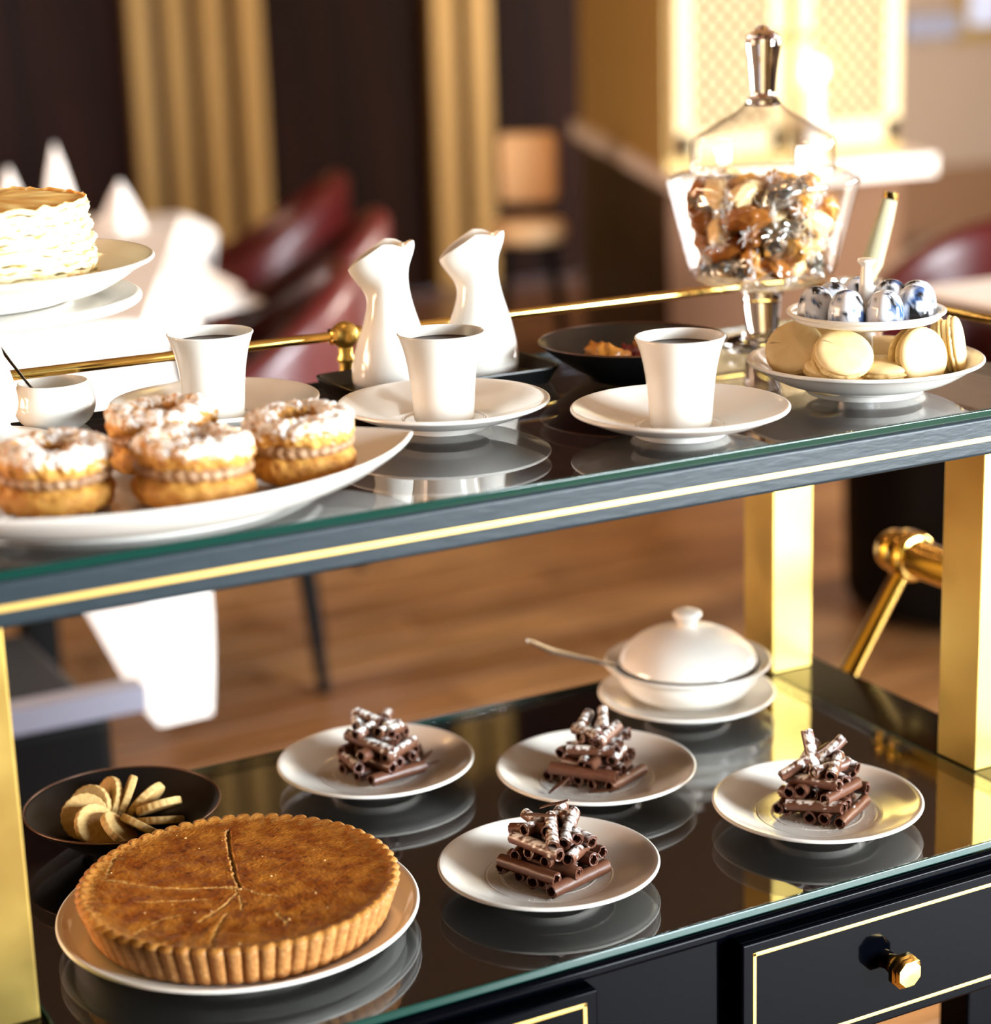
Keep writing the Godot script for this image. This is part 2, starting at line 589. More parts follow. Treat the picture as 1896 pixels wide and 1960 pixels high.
# ---------------------------------------------------------------- trolley
func make_trolley() -> void:
	var t := thing("dessert_trolley", "two-tier dessert trolley with slate frame, glass shelves, brass posts and black drawers", "trolley")
	var x0 := 0.262
	var x1 := 1.160
	# upper shelf frame
	var zf := -1.175
	var zb := -1.585
	var fr := part("front_rail", box_mesh(Vector3(x0, 0.884, zf - 0.03), Vector3(x1, 0.9135, zf), 0.003), M.slate_lacquer, t, "slate lacquered front rail of the upper shelf")
	part("inlay_line", box_mesh(Vector3(x0 + 0.002, 0.8948, zf - 0.001), Vector3(x1 - 0.002, 0.8990, zf + 0.0006), 0.0003), M.gold_inlay, fr, "gold inlay line")
	part("back_rail", box_mesh(Vector3(x0, 0.884, zb), Vector3(x1, 0.9135, zb + 0.03), 0.003), M.slate_lacquer, t)
	for x in [x0, x1 - 0.03]:
		part("side_rail", box_mesh(Vector3(x, 0.884, zb + 0.03), Vector3(x + 0.03, 0.9135, zf - 0.03), 0.002), M.slate_lacquer, t)
	part("upper_board", box_mesh(Vector3(x0 + 0.03, 0.892, zb + 0.03), Vector3(x1 - 0.03, 0.9128, zf - 0.03)), M.maroon_board, t, "maroon lacquered board under the upper glass")
	glass_sheet(t, "upper_glass", Vector3(x0 + 0.001, 0.914, zb + 0.006), Vector3(x1 - 0.001, UP_Y, zf + 0.001))
	# lower cabinet
	var lf := -1.137
	var lb := -1.622
	part("cabinet_body", box_mesh(Vector3(0.25, 0.468, lb), Vector3(1.167, 0.572, lf), 0.003), M.black_lacquer, t, "black lacquered drawer case")
	# moulded edge running round the front of the case
	var mo := MB.new()
	mo.rbox(Vector3(0.249, 0.571, lb), Vector3(1.168, 0.5805, lf + 0.006), 0.0035)
	part("top_moulding", mo.mesh(), M.black_lacquer, t)
	glass_sheet(t, "lower_glass", Vector3(0.306, 0.5808, lb + 0.009), Vector3(1.1, LO_Y, lf + 0.001))
	part("case_top", box_mesh(Vector3(1.1015, 0.5803, lb + 0.002), Vector3(1.166, 0.5866, lf - 0.001), 0.001), M.dark_board, t)
	part("case_top", box_mesh(Vector3(0.251, 0.5803, lb + 0.002), Vector3(0.3045, 0.5866, lf - 0.001), 0.001), M.dark_board, t)
	# drawers
	for dx in [0.388, 0.776]:
		var dr := part("drawer", box_mesh(Vector3(dx, 0.4715, lf), Vector3(dx + 0.268, 0.5695, lf + 0.017), 0.0022), M.black_lacquer, t, "black drawer front with gold line inlay")
		var a0: float = dx + 0.0095
		var a1: float = dx + 0.2585
		var zz := lf + 0.0165
		for s in [[a0, a1, 0.5585, 0.5615], [a0, a1, 0.4800, 0.4830], [a0, a0 + 0.003, 0.4800, 0.5615], [a1 - 0.003, a1, 0.4800, 0.5615]]:
			part("inlay_line", box_mesh(Vector3(s[0], s[2], zz), Vector3(s[1], s[3], zz + 0.0011), 0.0002), M.gold_inlay, dr)
		var kn := MB.new()
		var base := Transform3D(Basis(Vector3.RIGHT, PI / 2), Vector3(dx + 0.134, 0.5215, lf + 0.017))
		kn.lathe([V(0, 0), V(0.0065, 0.0), V(0.007, 0.002), V(0.0075, 0.005), V(0.0065, 0.009), V(0.0045, 0.0115), V(0.005, 0.013)], 24, Vector3.ZERO, 60.0, base)
		kn.lathe([V(0.004, 0.0125), V(0.012, 0.0135), V(0.0142, 0.0155), V(0.0142, 0.0195), V(0.0125, 0.021), V(0.0125, 0.0225), V(0.0105, 0.0245), V(0.0, 0.025)], 8, Vector3.ZERO, 10.0, base * Transform3D(Basis(Vector3.UP, PI / 8), Vector3.ZERO))
		part("knob", kn.mesh(), M.polished_brass, dr, "octagonal brass knob")
	# brass posts, carried down to casters
	for px in [0.257, 1.1025]:
		for pz in [-1.299, -1.588]:
			part("post", box_mesh(Vector3(px, 0.5868, pz), Vector3(px + 0.0455, 0.8838, pz + 0.048), 0.0012), M.brass, t, "square brass corner post")
			part("leg", box_mesh(Vector3(px + 0.005, 0.075, pz + 0.005), Vector3(px + 0.04, 0.468, pz + 0.043), 0.003), M.black_lacquer, t)
			var wh := MB.new()
			wh.lathe([V(0, -0.012), V(0.033, -0.012), V(0.037, -0.008), V(0.037, 0.008), V(0.033, 0.012), V(0, 0.012)], 28, Vector3.ZERO, 60.0, Transform3D(Basis(Vector3.FORWARD, PI / 2), Vector3(px + 0.022, 0.0375, pz + 0.024)))
			part("caster", wh.mesh(), M.matte_black, t)
	# brass gallery rail
	var ry := 0.9605
	var rz := -1.560
	var rx := 1.1405
	var r := MB.new()
	var pts := [Vector3(0.28, ry, rz), Vector3(rx - 0.02, ry, rz)]
	for k in range(1, 6):
		var a := PI / 2 * k / 6.0
		pts.append(Vector3(rx - 0.02 + 0.02 * sin(a), ry, rz + 0.02 - 0.02 * cos(a)))
	pts.append(Vector3(rx, ry, rz + 0.02))
	pts.append(Vector3(rx, ry, -1.20))
	var rr := []
	for p in pts:
		rr.append(0.0042)
	r.tube(pts, rr, rr, 16)
	part("gallery_rail", r.mesh(), M.polished_brass, t, "thin brass gallery rail along the back of the upper shelf")
	for f in [Vector3(0.2795, 0, rz), Vector3(0.683, 0, rz), Vector3(1.1405, 0, -1.205)]:
		var b := MB.new()
		b.lathe([V(0, UP_Y), V(0.0085, UP_Y), V(0.0085, UP_Y + 0.004), V(0.006, UP_Y + 0.006), V(0.0058, UP_Y + 0.017), V(0.0075, UP_Y + 0.019), V(0.0075, UP_Y + 0.022), V(0.0058, UP_Y + 0.0245), V(0.0062, UP_Y + 0.031)] + arc(0, ry, 0.0117, -58, 90, 12), 28, Vector3(f.x, 0, f.z), 50.0)
		part("ball_finial", b.mesh(), M.brass, t, "round brass finial on a turned foot")
		var c := MB.new()
		for s in [-1.0, 1.0]:
			c.lathe([V(0.0042, 0.0085), V(0.0068, 0.0095), V(0.0068, 0.0135), V(0.0042, 0.0145)], 20, Vector3.ZERO, 50.0, Transform3D(Basis(Vector3.FORWARD, s * PI / 2) if f.x < 1.0 else Basis(Vector3.RIGHT, s * PI / 2), Vector3(f.x, ry, f.z)))
		part("rail_collar", c.mesh(), M.polished_brass, t)
	# push handle at the right-hand end
	for hz in [-1.525, -1.245]:
		var h := MB.new()
		var pa := Vector3(1.166, 0.556, hz)
		var pb := Vector3(1.176, 0.570, hz)
		var pc := Vector3(1.248, 0.676, hz)
		h.tube([pa, pb, pb.lerp(pc, 0.5), pc], [0.006, 0.0065, 0.0065, 0.0065], [0.012, 0.013, 0.012, 0.011], 14, true, Vector3.BACK)
		part("handle_arm", h.mesh(), M.polished_brass, t)
		var k := MB.new()
		k.lathe([V(0, -0.013), V(0.021, -0.013), V(0.025, -0.008), V(0.025, 0.008), V(0.021, 0.013), V(0, 0.013)], 28, Vector3.ZERO, 60.0, Transform3D(Basis(Vector3.RIGHT, PI / 2), Vector3(1.254, 0.684, hz)))
		k.lathe(arc(0, 0, 0.021, -90, 90, 12), 24, Vector3(1.254, 0.684, hz - 0.022 if hz < -1.4 else hz + 0.022))
		part("handle_boss", k.mesh(), M.polished_brass, t)
	var hb := MB.new()
	hb.tube([Vector3(1.254, 0.684, -1.515), Vector3(1.254, 0.684, -1.255)], [0.019, 0.019], [0.019, 0.019], 20)
	part("push_bar", hb.mesh(), M.polished_brass, t)

func glass_sheet(t: Node, called: String, lo: Vector3, hi: Vector3) -> void:
	var e := 0.0022
	var g := part(called, box_mesh(lo + Vector3(e, 0, e), hi - Vector3(e, 0, e), 0.0004), M.clear_glass, t, "clear glass sheet with a green edge")
	var m := MB.new()
	for s in [[lo, Vector3(hi.x, hi.y, lo.z + e - 0.0002)], [Vector3(lo.x, lo.y, hi.z - e + 0.0002), hi], [Vector3(lo.x, lo.y, lo.z + e), Vector3(lo.x + e - 0.0002, hi.y, hi.z - e)], [Vector3(hi.x - e + 0.0002, lo.y, lo.z + e), Vector3(hi.x, hi.y, hi.z - e)]]:
		m.rbox(s[0], s[1], 0.0012, Transform3D.IDENTITY, 3)
	part("polished_edge", m.mesh(), M.glass_edge, g, "polished green glass edge")

# ---------------------------------------------------------------- crockery on the upper shelf
func plate_profile(r: float, foot: float, h: float, well: float, th := 0.0038, rim_flat := 0.0) -> Array:
	# foot ring, flared underside, rounded rim, stepped inside
	var p := [V(0.0, 0.003), V(foot - 0.006, 0.003), V(foot - 0.005, 0.0005), V(foot - 0.0035, 0.0), V(foot - 0.001, 0.0), V(foot, 0.001), V(foot + 0.0015, 0.0042)]
	p += smooth_curve([V(foot + 0.003, 0.005), V(lerpf(foot, r, 0.5), lerpf(0.005, h - th, 0.36)), V(r - 0.006, h - th - 0.0014), V(r - 0.0015, h - th * 0.8)], 5)
	p += arc(r - th * 0.42, h - th * 0.42, th * 0.42, -50, 100, 7)
	p += smooth_curve([V(r - 0.004, h - 0.0006), V(lerpf(well, r, 0.5), lerpf(0.0065 + 0.001, h, 0.42)), V(well + 0.002, 0.0078), V(well - 0.001, 0.0070), V(well - 0.003, 0.0066)], 5)
	p += [V(well * 0.5, 0.0062), V(0.0, 0.0062)]
	return p

func make_saucers_and_cups() -> void:
	var sp := plate_profile(0.080, 0.0345, 0.0215, 0.036)
	# a raised ring round the cup's seat
	var sau := lathe_mesh(sp, 128)
	var ring := MB.new()
	ring.lathe([V(0.0289, 0.0062)] + arc(0.0305, 0.0066, 0.0011, 180, 0, 6) + [V(0.0321, 0.0062)], 96)
	var rin := ring.mesh()
	var cp := [V(0, 0.0018), V(0.0185, 0.0018), V(0.019, 0.0), V(0.0214, 0.0), V(0.0224, 0.0012)]
	cp += smooth_curve([V(0.0226, 0.002), V(0.0232, 0.012), V(0.0243, 0.026), V(0.0262, 0.040), V(0.0290, 0.052), V(0.0324, 0.0612)], 6)
	cp += arc(0.0320, 0.0618, 0.0009, -20, 150, 5)
	cp += smooth_curve([V(0.0306, 0.0605), V(0.0272, 0.051), V(0.0245, 0.040), V(0.0226, 0.026), V(0.0212, 0.008), V(0.019, 0.0042)], 6) + [V(0, 0.004)]
	var cup_m := lathe_mesh(cp, 96)
	var coffee := lathe_mesh([V(0.0, 0.0545), V(0.020, 0.0545), V(0.0272, 0.0546), V(0.0284, 0.0552), V(0.0283, 0.0556), V(0.0270, 0.0552), V(0.02, 0.0551), V(0.0, 0.0551)], 64)
	var labels := ["standing behind the ring pastries", "standing in front of the black tray of pitchers", "standing in front of the black bowl of candied fruit"]
	var spots := [Vector3(0.534, UP_Y, -1.472), Vector3(0.675, UP_Y, -1.364), Vector3(0.806, UP_Y, -1.242)]
	for k in 3:
		var s := thing("saucer", "wide white saucer under the cup " + labels[k], "saucer", spots[k], 0.0, "white saucers on the upper shelf")
		part("dish", sau, M.porcelain, s)
		part("seat_ring", rin, M.porcelain, s)
		var c := thing("coffee_cup", "flared white cup of black coffee " + labels[k], "cup", spots[k] + Vector3(-0.002, 0.0066, 0.004), k * 1.1, "white coffee cups on the upper shelf")
		c.scale.y = 1.065
		part("cup_body", cup_m, M.porcelain, c)
		part("coffee", coffee, M.coffee, c, "black coffee")

func make_pitchers() -> void:
	# black tray
	var t := MB.new()
	var cen := Vector3(0.737, UP_Y, -1.497)
	var hx := 0.094
	var hz := 0.047
	var prof := [[0.86, 0.0], [0.93, 0.0], [1.0, 0.013], [1.0, 0.0145], [0.975, 0.0145], [0.91, 0.0045], [0.0, 0.004]]
	var outline := func(u: float, s: float) -> Vector3:
		var a := u * TAU
		var ca := cos(a)
		var sa := sin(a)
		var q := 1.0 / pow(pow(absf(ca), 9.0) + pow(absf(sa), 9.0), 1.0 / 9.0)
		var inset := (1.0 - s) * hx if s > 0.5 else 0.0
		if s > 0.5:
			return Vector3(ca * q * (hx - inset), 0, sa * q * (hz - inset))
		return Vector3(ca * q * hx * s, 0, sa * q * hz * s)
	for k in prof.size() - 1:
		var a: Array = prof[k]
		var b: Array = prof[k + 1]
		t.grid(1, 96, func(u: float, w: float) -> Vector3: return outline.call(w, lerpf(a[0], b[0], u)) + Vector3(0, lerpf(a[1], b[1], u), 0), false, true)
	single("serving_tray", t.mesh(), M.matte_black, "small black rectangular tray under the two white pitchers", "tray", cen)
	# pitchers: slanted pouring mouth to the left, a small curl at the back
	var m := MB.new()
	var H := func(a: float) -> float:
		var c := (1.0 - cos(a)) * 0.5
		var h := 0.0965 + 0.0215 * pow(minf(c / 0.45, 1.0), 0.62)
		var d := absf(wrapf(a - PI, -PI, PI))
		h -= 0.0030 * exp(-pow((d - 0.85) / 0.30, 2.0))
		h += 0.0004 * exp(-pow(d / 0.35, 2.0))
		return h
	var rs := smooth_curve([V(0.0, 0.0305), V(0.08, 0.0318), V(0.2, 0.0312), V(0.38, 0.0268), V(0.55, 0.0208), V(0.68, 0.0176), V(0.78, 0.0172), V(0.88, 0.0190), V(1.0, 0.0215)], 10)
	var rad := func(tt: float) -> float:
		for k in rs.size() - 1:
			if tt <= rs[k + 1].x:
				return lerpf(rs[k].y, rs[k + 1].y, (tt - rs[k].x) / maxf(rs[k + 1].x - rs[k].x, 1e-6))
		return rs[rs.size() - 1].y
	var wall := func(u: float, w: float, inner: float) -> Vector3:
		var a := u * TAU
		var h: float = H.call(a)
		var r: float = rad.call(w) - inner
		# towards the lip the mouth leans out; towards the back it curls
		var lean := smoothstep(0.66, 1.0, w)
		var front := pow(maxf(cos(a), 0.0), 1.5)
		var back := exp(-pow(wrapf(a - PI, -PI, PI) / 0.35, 2.0))
		r += lean * lean * 0.0092 * front + smoothstep(0.82, 0.95, w) * smoothstep(1.05, 0.96, w) * 0.0022 * back
		return Vector3(r * cos(a) * (1.0), w * h, r * sin(a) * (1.0 - 0.10 * lean))
	m.grid(72, 40, func(u: float, w: float) -> Vector3: return wall.call(u, 1.0 - w, 0.0), true, false)
	m.grid(72, 4, func(u: float, w: float) -> Vector3:
		var p: Vector3 = wall.call(u, 1.0, 0.0)
		var q: Vector3 = wall.call(u, 1.0, 0.0022)
		var x := p.lerp(q, w)
		x.y += 0.0009 * sin(w * PI)
		return x, true, false)
	m.i.reverse()
	# the rim above runs outside-in, so flip all of it in one go with the wall
	m.grid(72, 30, func(u: float, w: float) -> Vector3: return wall.call(u, lerpf(0.12, 1.0, w), 0.0022), true, false)
	m.i.reverse()
	var b := MB.new()
	b.lathe([V(0.0, 0.0012), V(0.027, 0.0012), V(0.028, 0.0), V(0.0298, 0.0), V(0.0305, 0.0006)], 72)
	var pm := m.mesh()
	var bm := b.mesh()
	for k in 2:
		var p := thing("pitcher", ["white porcelain pitcher with slanted mouth, beside the brass ball finial", "white porcelain pitcher with slanted mouth, on the tray end towards the candied fruit bowl"][k], "pitcher", [Vector3(0.696, UP_Y + 0.0045, -1.500), Vector3(0.779, UP_Y + 0.0045, -1.503)][k], deg_to_rad([152.0, 156.0][k]), "white pitchers on the black tray")
		part("body", pm, M.porcelain, p)
		part("base", bm, M.porcelain, p)

func make_sugar_bowl() -> void:
	var p := [V(0, 0.002), V(0.018, 0.002), V(0.019, 0), V(0.021, 0.0)]
	p += smooth_curve([V(0.0215, 0.0005), V(0.0275, 0.006), V(0.0315, 0.0155), V(0.0300, 0.026), V(0.0265, 0.0345)], 6)
	p += arc(0.0259, 0.0345, 0.0007, 0, 180, 5)
	p += smooth_curve([V(0.0250, 0.034), V(0.0280, 0.026), V(0.0290, 0.016), V(0.025, 0.008), V(0.018, 0.005)], 5) + [V(0, 0.0045)]
	var b := thing("sugar_bowl", "small round white sugar bowl beside the cake stand's foot", "bowl", Vector3(0.430, UP_Y, -1.545))
	part("bowl_body", lathe_mesh(p, 72), M.porcelain, b)
	part("sugar", lathe_mesh([V(0, 0.0195), V(0.0275, 0.0195), V(0.0278, 0.020), V(0.02, 0.0205), V(0, 0.0215)], 40), M.icing_sugar, b)
	var m := MB.new()
	m.tube([Vector3(0, 0, 0), Vector3(-0.010, 0.012, 0), Vector3(-0.024, 0.032, 0), Vector3(-0.036, 0.050, 0), Vector3(-0.043, 0.064, 0)], [0.0016, 0.0016, 0.0021, 0.0030, 0.0012], [0.0010, 0.0010, 0.0010, 0.0010, 0.0006], 12, true, Vector3.UP)
	m.lathe(arc(0, 0, 0.006, -90, 90, 8), 20, Vector3.ZERO, 90.0, Transform3D(Basis(Vector3.BACK, 0.4) * Basis.from_scale(Vector3(1.4, 0.3, 1.0)), Vector3(0.005, -0.001, 0)))
	single("sugar_spoon", m.mesh(), M.dark_steel, "small dark steel spoon standing in the white sugar bowl", "spoon", Vector3(0.420, UP_Y + 0.0235, -1.545), deg_to_rad(18))

# ---------------------------------------------------------------- cake on its stand
func make_cake() -> void:
	var c := Vector3(0.363, UP_Y, -1.5)
	var s := thing("cake_stand", "tall white porcelain cake stand with turned stem, at the brass-railed corner", "cake stand", c)
	var st := [V(0, 0.001), V(0.047, 0.001), V(0.049, 0.0), V(0.052, 0.0015), V(0.052, 0.004)] + smooth_curve([V(0.050, 0.006), V(0.032, 0.010), V(0.0197, 0.016), V(0.0245, 0.025), V(0.0267, 0.034), V(0.0245, 0.050), V(0.0200, 0.066), V(0.0175, 0.078), V(0.0185, 0.088), V(0.03, 0.096)], 6) + [V(0.03, 0.098), V(0.0, 0.098)]
	part("pedestal", lathe_mesh(st, 64), M.porcelain, s)
	var d := [V(0.0, 0.0982), V(0.05, 0.0982)] + smooth_curve([V(0.08, 0.0995), V(0.110, 0.1025), V(0.119, 0.1045)], 5) + arc(0.1195, 0.1085, 0.0035, -60, 110, 8) + [V(0.113, 0.1105), V(0.105, 0.1088), V(0, 0.1085)]
	part("top_disc", lathe_mesh(d, 128), M.porcelain, s)
	var y := UP_Y + 0.1096
	var pp := plate_profile(0.134, 0.072, 0.0295, 0.098, 0.004)
	single("cake_plate", lathe_mesh(pp, 128), M.porcelain, "white coupe plate under the layered cake", "plate", Vector3(c.x, y, c.z))
	# layered cake: thin flaky sheets with cream between
	var k := thing("layered_cake", "tall golden layered pastry cake with flaky cream-coloured sides", "cake", Vector3(c.x, y + 0.0112, c.z))
	rng.seed = 77
	nz.seed = 11
	nz.frequency = 1.0
	var nl := 13
	var hh := 0.0625 / nl
	for l in nl:
		var m := MB.new()
		var y0 := l * hh
		var seed_y := l * 3.7
		var top := l == nl - 1
		var f := func(u: float, w: float) -> Vector3:
			var a := u * TAU
			var r := 0.0925 - 0.0055 * (float(l) / nl) + 0.0016 * sin(l * 2.4)
			var rag := nz.get_noise_3d(cos(a) * 9.0, sin(a) * 9.0, seed_y) * 0.0022 + nz.get_noise_3d(cos(a) * 38.0, sin(a) * 38.0, seed_y + w * 2.0) * 0.0022
			var rr := 0.0
			var yy := 0.0
			if w < 0.25:
				rr = w / 0.25
				yy = 0.0
			elif w < 0.75:
				rr = 1.0
				yy = (w - 0.25) / 0.5
			else:
				rr = 1.0 - (w - 0.75) / 0.25
				yy = 1.0
			var lip := sin(clampf((w - 0.2) / 0.6, 0, 1) * PI) * (0.0015 if l % 2 == 0 else -0.0006)
			var wob := nz.get_noise_3d(cos(a) * rr * 5.0, sin(a) * rr * 5.0, l * 0.35) * 0.0034
			if top and w >= 0.75:
				wob += nz.get_noise_3d(cos(a) * rr * 14.0, sin(a) * rr * 14.0, 5.0) * 0.0018 - pow(rr, 8.0) * 0.003
			return Vector3(cos(a) * rr * (r + rag + lip), y0 + yy * hh * 0.97 + wob, sin(a) * rr * (r + rag + lip))
		var col := func(u: float, w: float, p: Vector3) -> Color:
			var q := nz.get_noise_3d(p.x * 160.0, p.y * 420.0, p.z * 160.0)
			var pale := Color(0.86, 0.74, 0.46)
			var gold := Color(0.72, 0.42, 0.09)
			if top and w > 0.6:
				var q2 := nz.get_noise_3d(p.x * 70.0, 9.0, p.z * 70.0)
				return Color(0.66, 0.36, 0.08).lerp(Color(0.80, 0.58, 0.22), clampf(0.5 + q2 * 1.3 + q * 0.6, 0, 1))
			if l == 0:
				return Color(0.62, 0.33, 0.07).lerp(pale, clampf(0.25 + q * 1.2, 0, 1))
			return pale.lerp(gold, smoothstep(0.22, 0.5, nz.get_noise_3d(p.x * 45.0, p.y * 130.0, p.z * 45.0) + q * 0.5))
		m.grid(150, 20, f, true, false, col)
		m.i.reverse()
		part("pastry_layer" if not top else "browned_top", m.mesh(), M.flaky_pastry, k, "" if not top else "golden browned pastry top")
	# torn flakes on the sides
	var fl := MB.new()
	fl.colored = true
	for q in 420:
		var a := rng.randf() * TAU
		var yy := rng.randf_range(0.002, 0.060)
		var r := 0.0925 - 0.0055 * yy / 0.0625
		var w := rng.randf_range(0.002, 0.007)
		var o := Vector3(cos(a), 0, sin(a))
		var tan_ := Vector3(-sin(a), 0, cos(a))
		var cc := Color(0.85, 0.72, 0.42).lerp(Color(0.75, 0.48, 0.14), rng.randf() * 0.7)
		var p0 := o * (r - 0.001) + Vector3(0, yy, 0)
		var out := o * rng.randf_range(0.001, 0.0045) + Vector3(0, rng.randf_range(-0.002, 0.001), 0)
		var ax := fl.vert(p0 - tan_ * w, Vector3.ZERO, cc)
		var bx := fl.vert(p0 + tan_ * w, Vector3.ZERO, cc)
		var cx := fl.vert(p0 + out + tan_ * rng.randf_range(-0.4, 0.4) * w, Vector3.ZERO, cc)
		var dx := fl.vert(p0 - Vector3(0, 0.0009, 0), Vector3.ZERO, cc)
		fl.tri(ax, cx, bx)
		fl.tri(ax, dx, cx)
		fl.tri(dx, bx, cx)
	var fo := part("flakes", fl.mesh(), M.flaky_pastry, k)
	fo.set_meta("kind", "stuff")

# ---------------------------------------------------------------- ring pastries
func make_pastries() -> void:
	# pointed oval platter
	var L := 0.185
	var Wd := 0.104
	var R := (L * L + Wd * Wd) / (2.0 * Wd)
	var rim := func(u: float) -> Vector2:   # lens outline, u round the loop
		var half := asin(L / R)
		var s := fposmod(u, 1.0)
		if s < 0.5:
			var a := lerpf(half, -half, s / 0.5)
			return Vector2(R * sin(a), R * cos(a) - (R - Wd))
		var a2 := lerpf(-half, half, (s - 0.5) / 0.5)
		return Vector2(R * sin(a2), -(R * cos(a2) - (R - Wd)))
	var prof := [[0.0, 0.0025], [0.55, 0.0025], [0.57, 0.0], [0.61, 0.0], [0.63, 0.003], [0.75, 0.0065], [0.88, 0.0135], [0.965, 0.0215], [0.992, 0.0248], [1.0, 0.0262], [1.002, 0.0275], [0.996, 0.0288], [0.985, 0.0285], [0.95, 0.0255], [0.90, 0.0178], [0.83, 0.0108], [0.75, 0.0083], [0.5, 0.0078], [0.0, 0.0078]]
	var m := MB.new()
	var runs := [[0, 1], [1, 2], [2, 3], [3, 4], [4, 5, 6, 7, 8, 9, 10, 11, 12, 13, 14, 15, 16, 17, 18]]
	for r in runs:
		var k: int = r.size() - 1
		m.grid(k, 160, func(u: float, w: float) -> Vector3:
			var e: Array = prof[r[int(round(u * k))]]
			var o: Vector2 = rim.call(w)
			return Vector3(o.x * e[0], e[1], o.y * e[0]), false, true)
	single("pastry_platter", m.mesh(), M.porcelain, "large pointed oval white platter carrying the ring pastries", "platter", Vector3(0.410, UP_Y, -1.252))
	# choux rings
	nz.seed = 21
	nz.frequency = 1.0
	var spots := [[Vector3(0.3465, 0, -1.262), 0.4, "sugar-dusted choux ring pastry beside the cake stand's side of the platter"], [Vector3(0.4255, 0, -1.2235), 2.1, "largest sugar-dusted choux ring pastry on the middle of the platter's front edge"], [Vector3(0.509, 0, -1.246), 4.0, "choux ring pastry showing piped cream, near the platter's pointed tip"], [Vector3(0.436, 0, -1.305), 5.3, "choux ring pastry tucked behind the others, against the coffee saucer"]]
	for k in 4:
		var sc: float = [0.97, 1.0, 0.96, 0.97][k]
		var sd := k * 17.0
		var t := thing("choux_ring", spots[k][2], "pastry", Vector3(spots[k][0].x, UP_Y + [0.0112, 0.0112, 0.0128, 0.0165][k], spots[k][0].z), spots[k][1], "choux rings on the oval platter")
		t.rotation.x = [0.03, 0.05, -0.02, 0.0][k]
		t.rotation.z = [0.0, 0.02, -0.04, 0.05][k]
		t.scale = Vector3.ONE * sc
		var torus := func(rc: float, wr: float, y0: float, y1: float, amp: float, u: float, w: float, sh: float) -> Vector3:
			var a := u * TAU
			var b := w * TAU
			var cx := signf(cos(b)) * pow(absf(cos(b)), 0.9)
			var sy := signf(sin(b)) * pow(absf(sin(b)), 0.9)
			var r := rc + wr * cx
			var y := (y0 + y1) * 0.5 + (y1 - y0) * 0.5 * sy
			var p := Vector3(r * cos(a), y, r * sin(a))
			var d := nz.get_noise_3d(p.x * 60 + sd + sh, p.y * 60, p.z * 60) * amp + nz.get_noise_3d(p.x * 190 + sd, p.y * 190 + sh, p.z * 190) * amp * 0.45
			var nrm := Vector3(cos(a) * cx, sy, sin(a) * cx).normalized()
			return p + nrm * d
		var crust := func(p: Vector3) -> Color:
			var q := nz.get_noise_3d(p.x * 90 + sd, p.y * 120, p.z * 90)
			var q2 := nz.get_noise_3d(p.x * 300, p.y * 300 + sd, p.z * 300)
			return Color(0.50, 0.21, 0.030).lerp(Color(0.64, 0.34, 0.065), clampf(0.5 + q * 1.4, 0, 1)).lerp(Color(0.24, 0.085, 0.015), smoothstep(0.22, 0.55, q2 - q * 0.3))
		var b := MB.new()
		b.grid(110, 34, func(u: float, w: float) -> Vector3: return torus.call(0.0268, 0.0124, 0.0004, 0.0205, 0.0030, u, w, 0.0), true, true, func(_u: float, _w: float, p: Vector3) -> Color: return crust.call(p))
		b.i.reverse()
		part("choux_base", b.mesh(), M.choux, t, "golden baked choux bottom")
		# piped praline cream: a ring of ridges
		var cm := MB.new()
		cm.grid(160, 16, func(u: float, w: float) -> Vector3:
			var a := u * TAU
			var bb := w * TAU
			var rid := 1.0 + 0.26 * pow(absf(sin(a * 15.0 + bb * 0.7)), 0.6)
			var r := 0.0262 + 0.0098 * cos(bb) * rid
			return Vector3(r * cos(a), 0.0235 + 0.0058 * sin(bb), r * sin(a)), true, true, func(u: float, w: float, p: Vector3) -> Color:
				var q := nz.get_noise_3d(p.x * 120, p.y * 100, p.z * 120 + sd)
				return Color(0.20, 0.095, 0.042).lerp(Color(0.42, 0.25, 0.13), clampf(0.5 + q, 0, 1)))
		cm.i.reverse()
		part("piped_cream", cm.mesh(), M.cream, t, "ridged brown praline cream")
		var tp := MB.new()
		tp.grid(150, 54, func(u: float, w: float) -> Vector3:
			var p: Vector3 = torus.call(0.0264, 0.0122, 0.0245, 0.0445, 0.0042, u, w, 40.0)
			return p, true, true, func(_u: float, _w: float, p: Vector3) -> Color:
				var base: Color = crust.call(p)
				var q := nz.get_noise_3d(p.x * 210, p.y * 210 + 40, p.z * 210 + sd) + 0.6 * nz.get_noise_3d(p.x * 620, p.y * 620, p.z * 620)
				var big := nz.get_noise_3d(p.x * 45 + 9, 3.0, p.z * 45 + sd)
				var lie := smoothstep(0.029, 0.040, p.y) * smoothstep(0.0125, 0.018, Vector2(p.x, p.z).length())
				return base.lerp(Color(0.90, 0.88, 0.84), smoothstep(0.46, 0.66, lie * 0.80 + q * 0.85 + big * 0.45 - 0.10)))
		tp.i.reverse()
		part("choux_top", tp.mesh(), M.choux, t, "golden choux lid dusted with icing sugar")
	# loose sugar fallen on the platter
	rng.seed = 88
	var sg := MB.new()
	for q in 260:
		var a := rng.randf() * TAU
		var rr := sqrt(rng.randf()) * 0.066
		var p := Vector3(cos(a) * rr * 1.25, 0.0079, sin(a) * rr * 0.8)
		var s := rng.randf_range(0.0002, 0.0006)
		sg.lathe([V(s, 0.0), V(s * 0.6, s * 0.7), V(0, s * 0.8)], 5, p)
	var so := single("fallen_sugar", sg.mesh(), M.icing_sugar, "icing sugar fallen on the oval pastry platter", "sugar", Vector3(0.420, UP_Y, -1.252))
	so.set_meta("kind", "stuff")

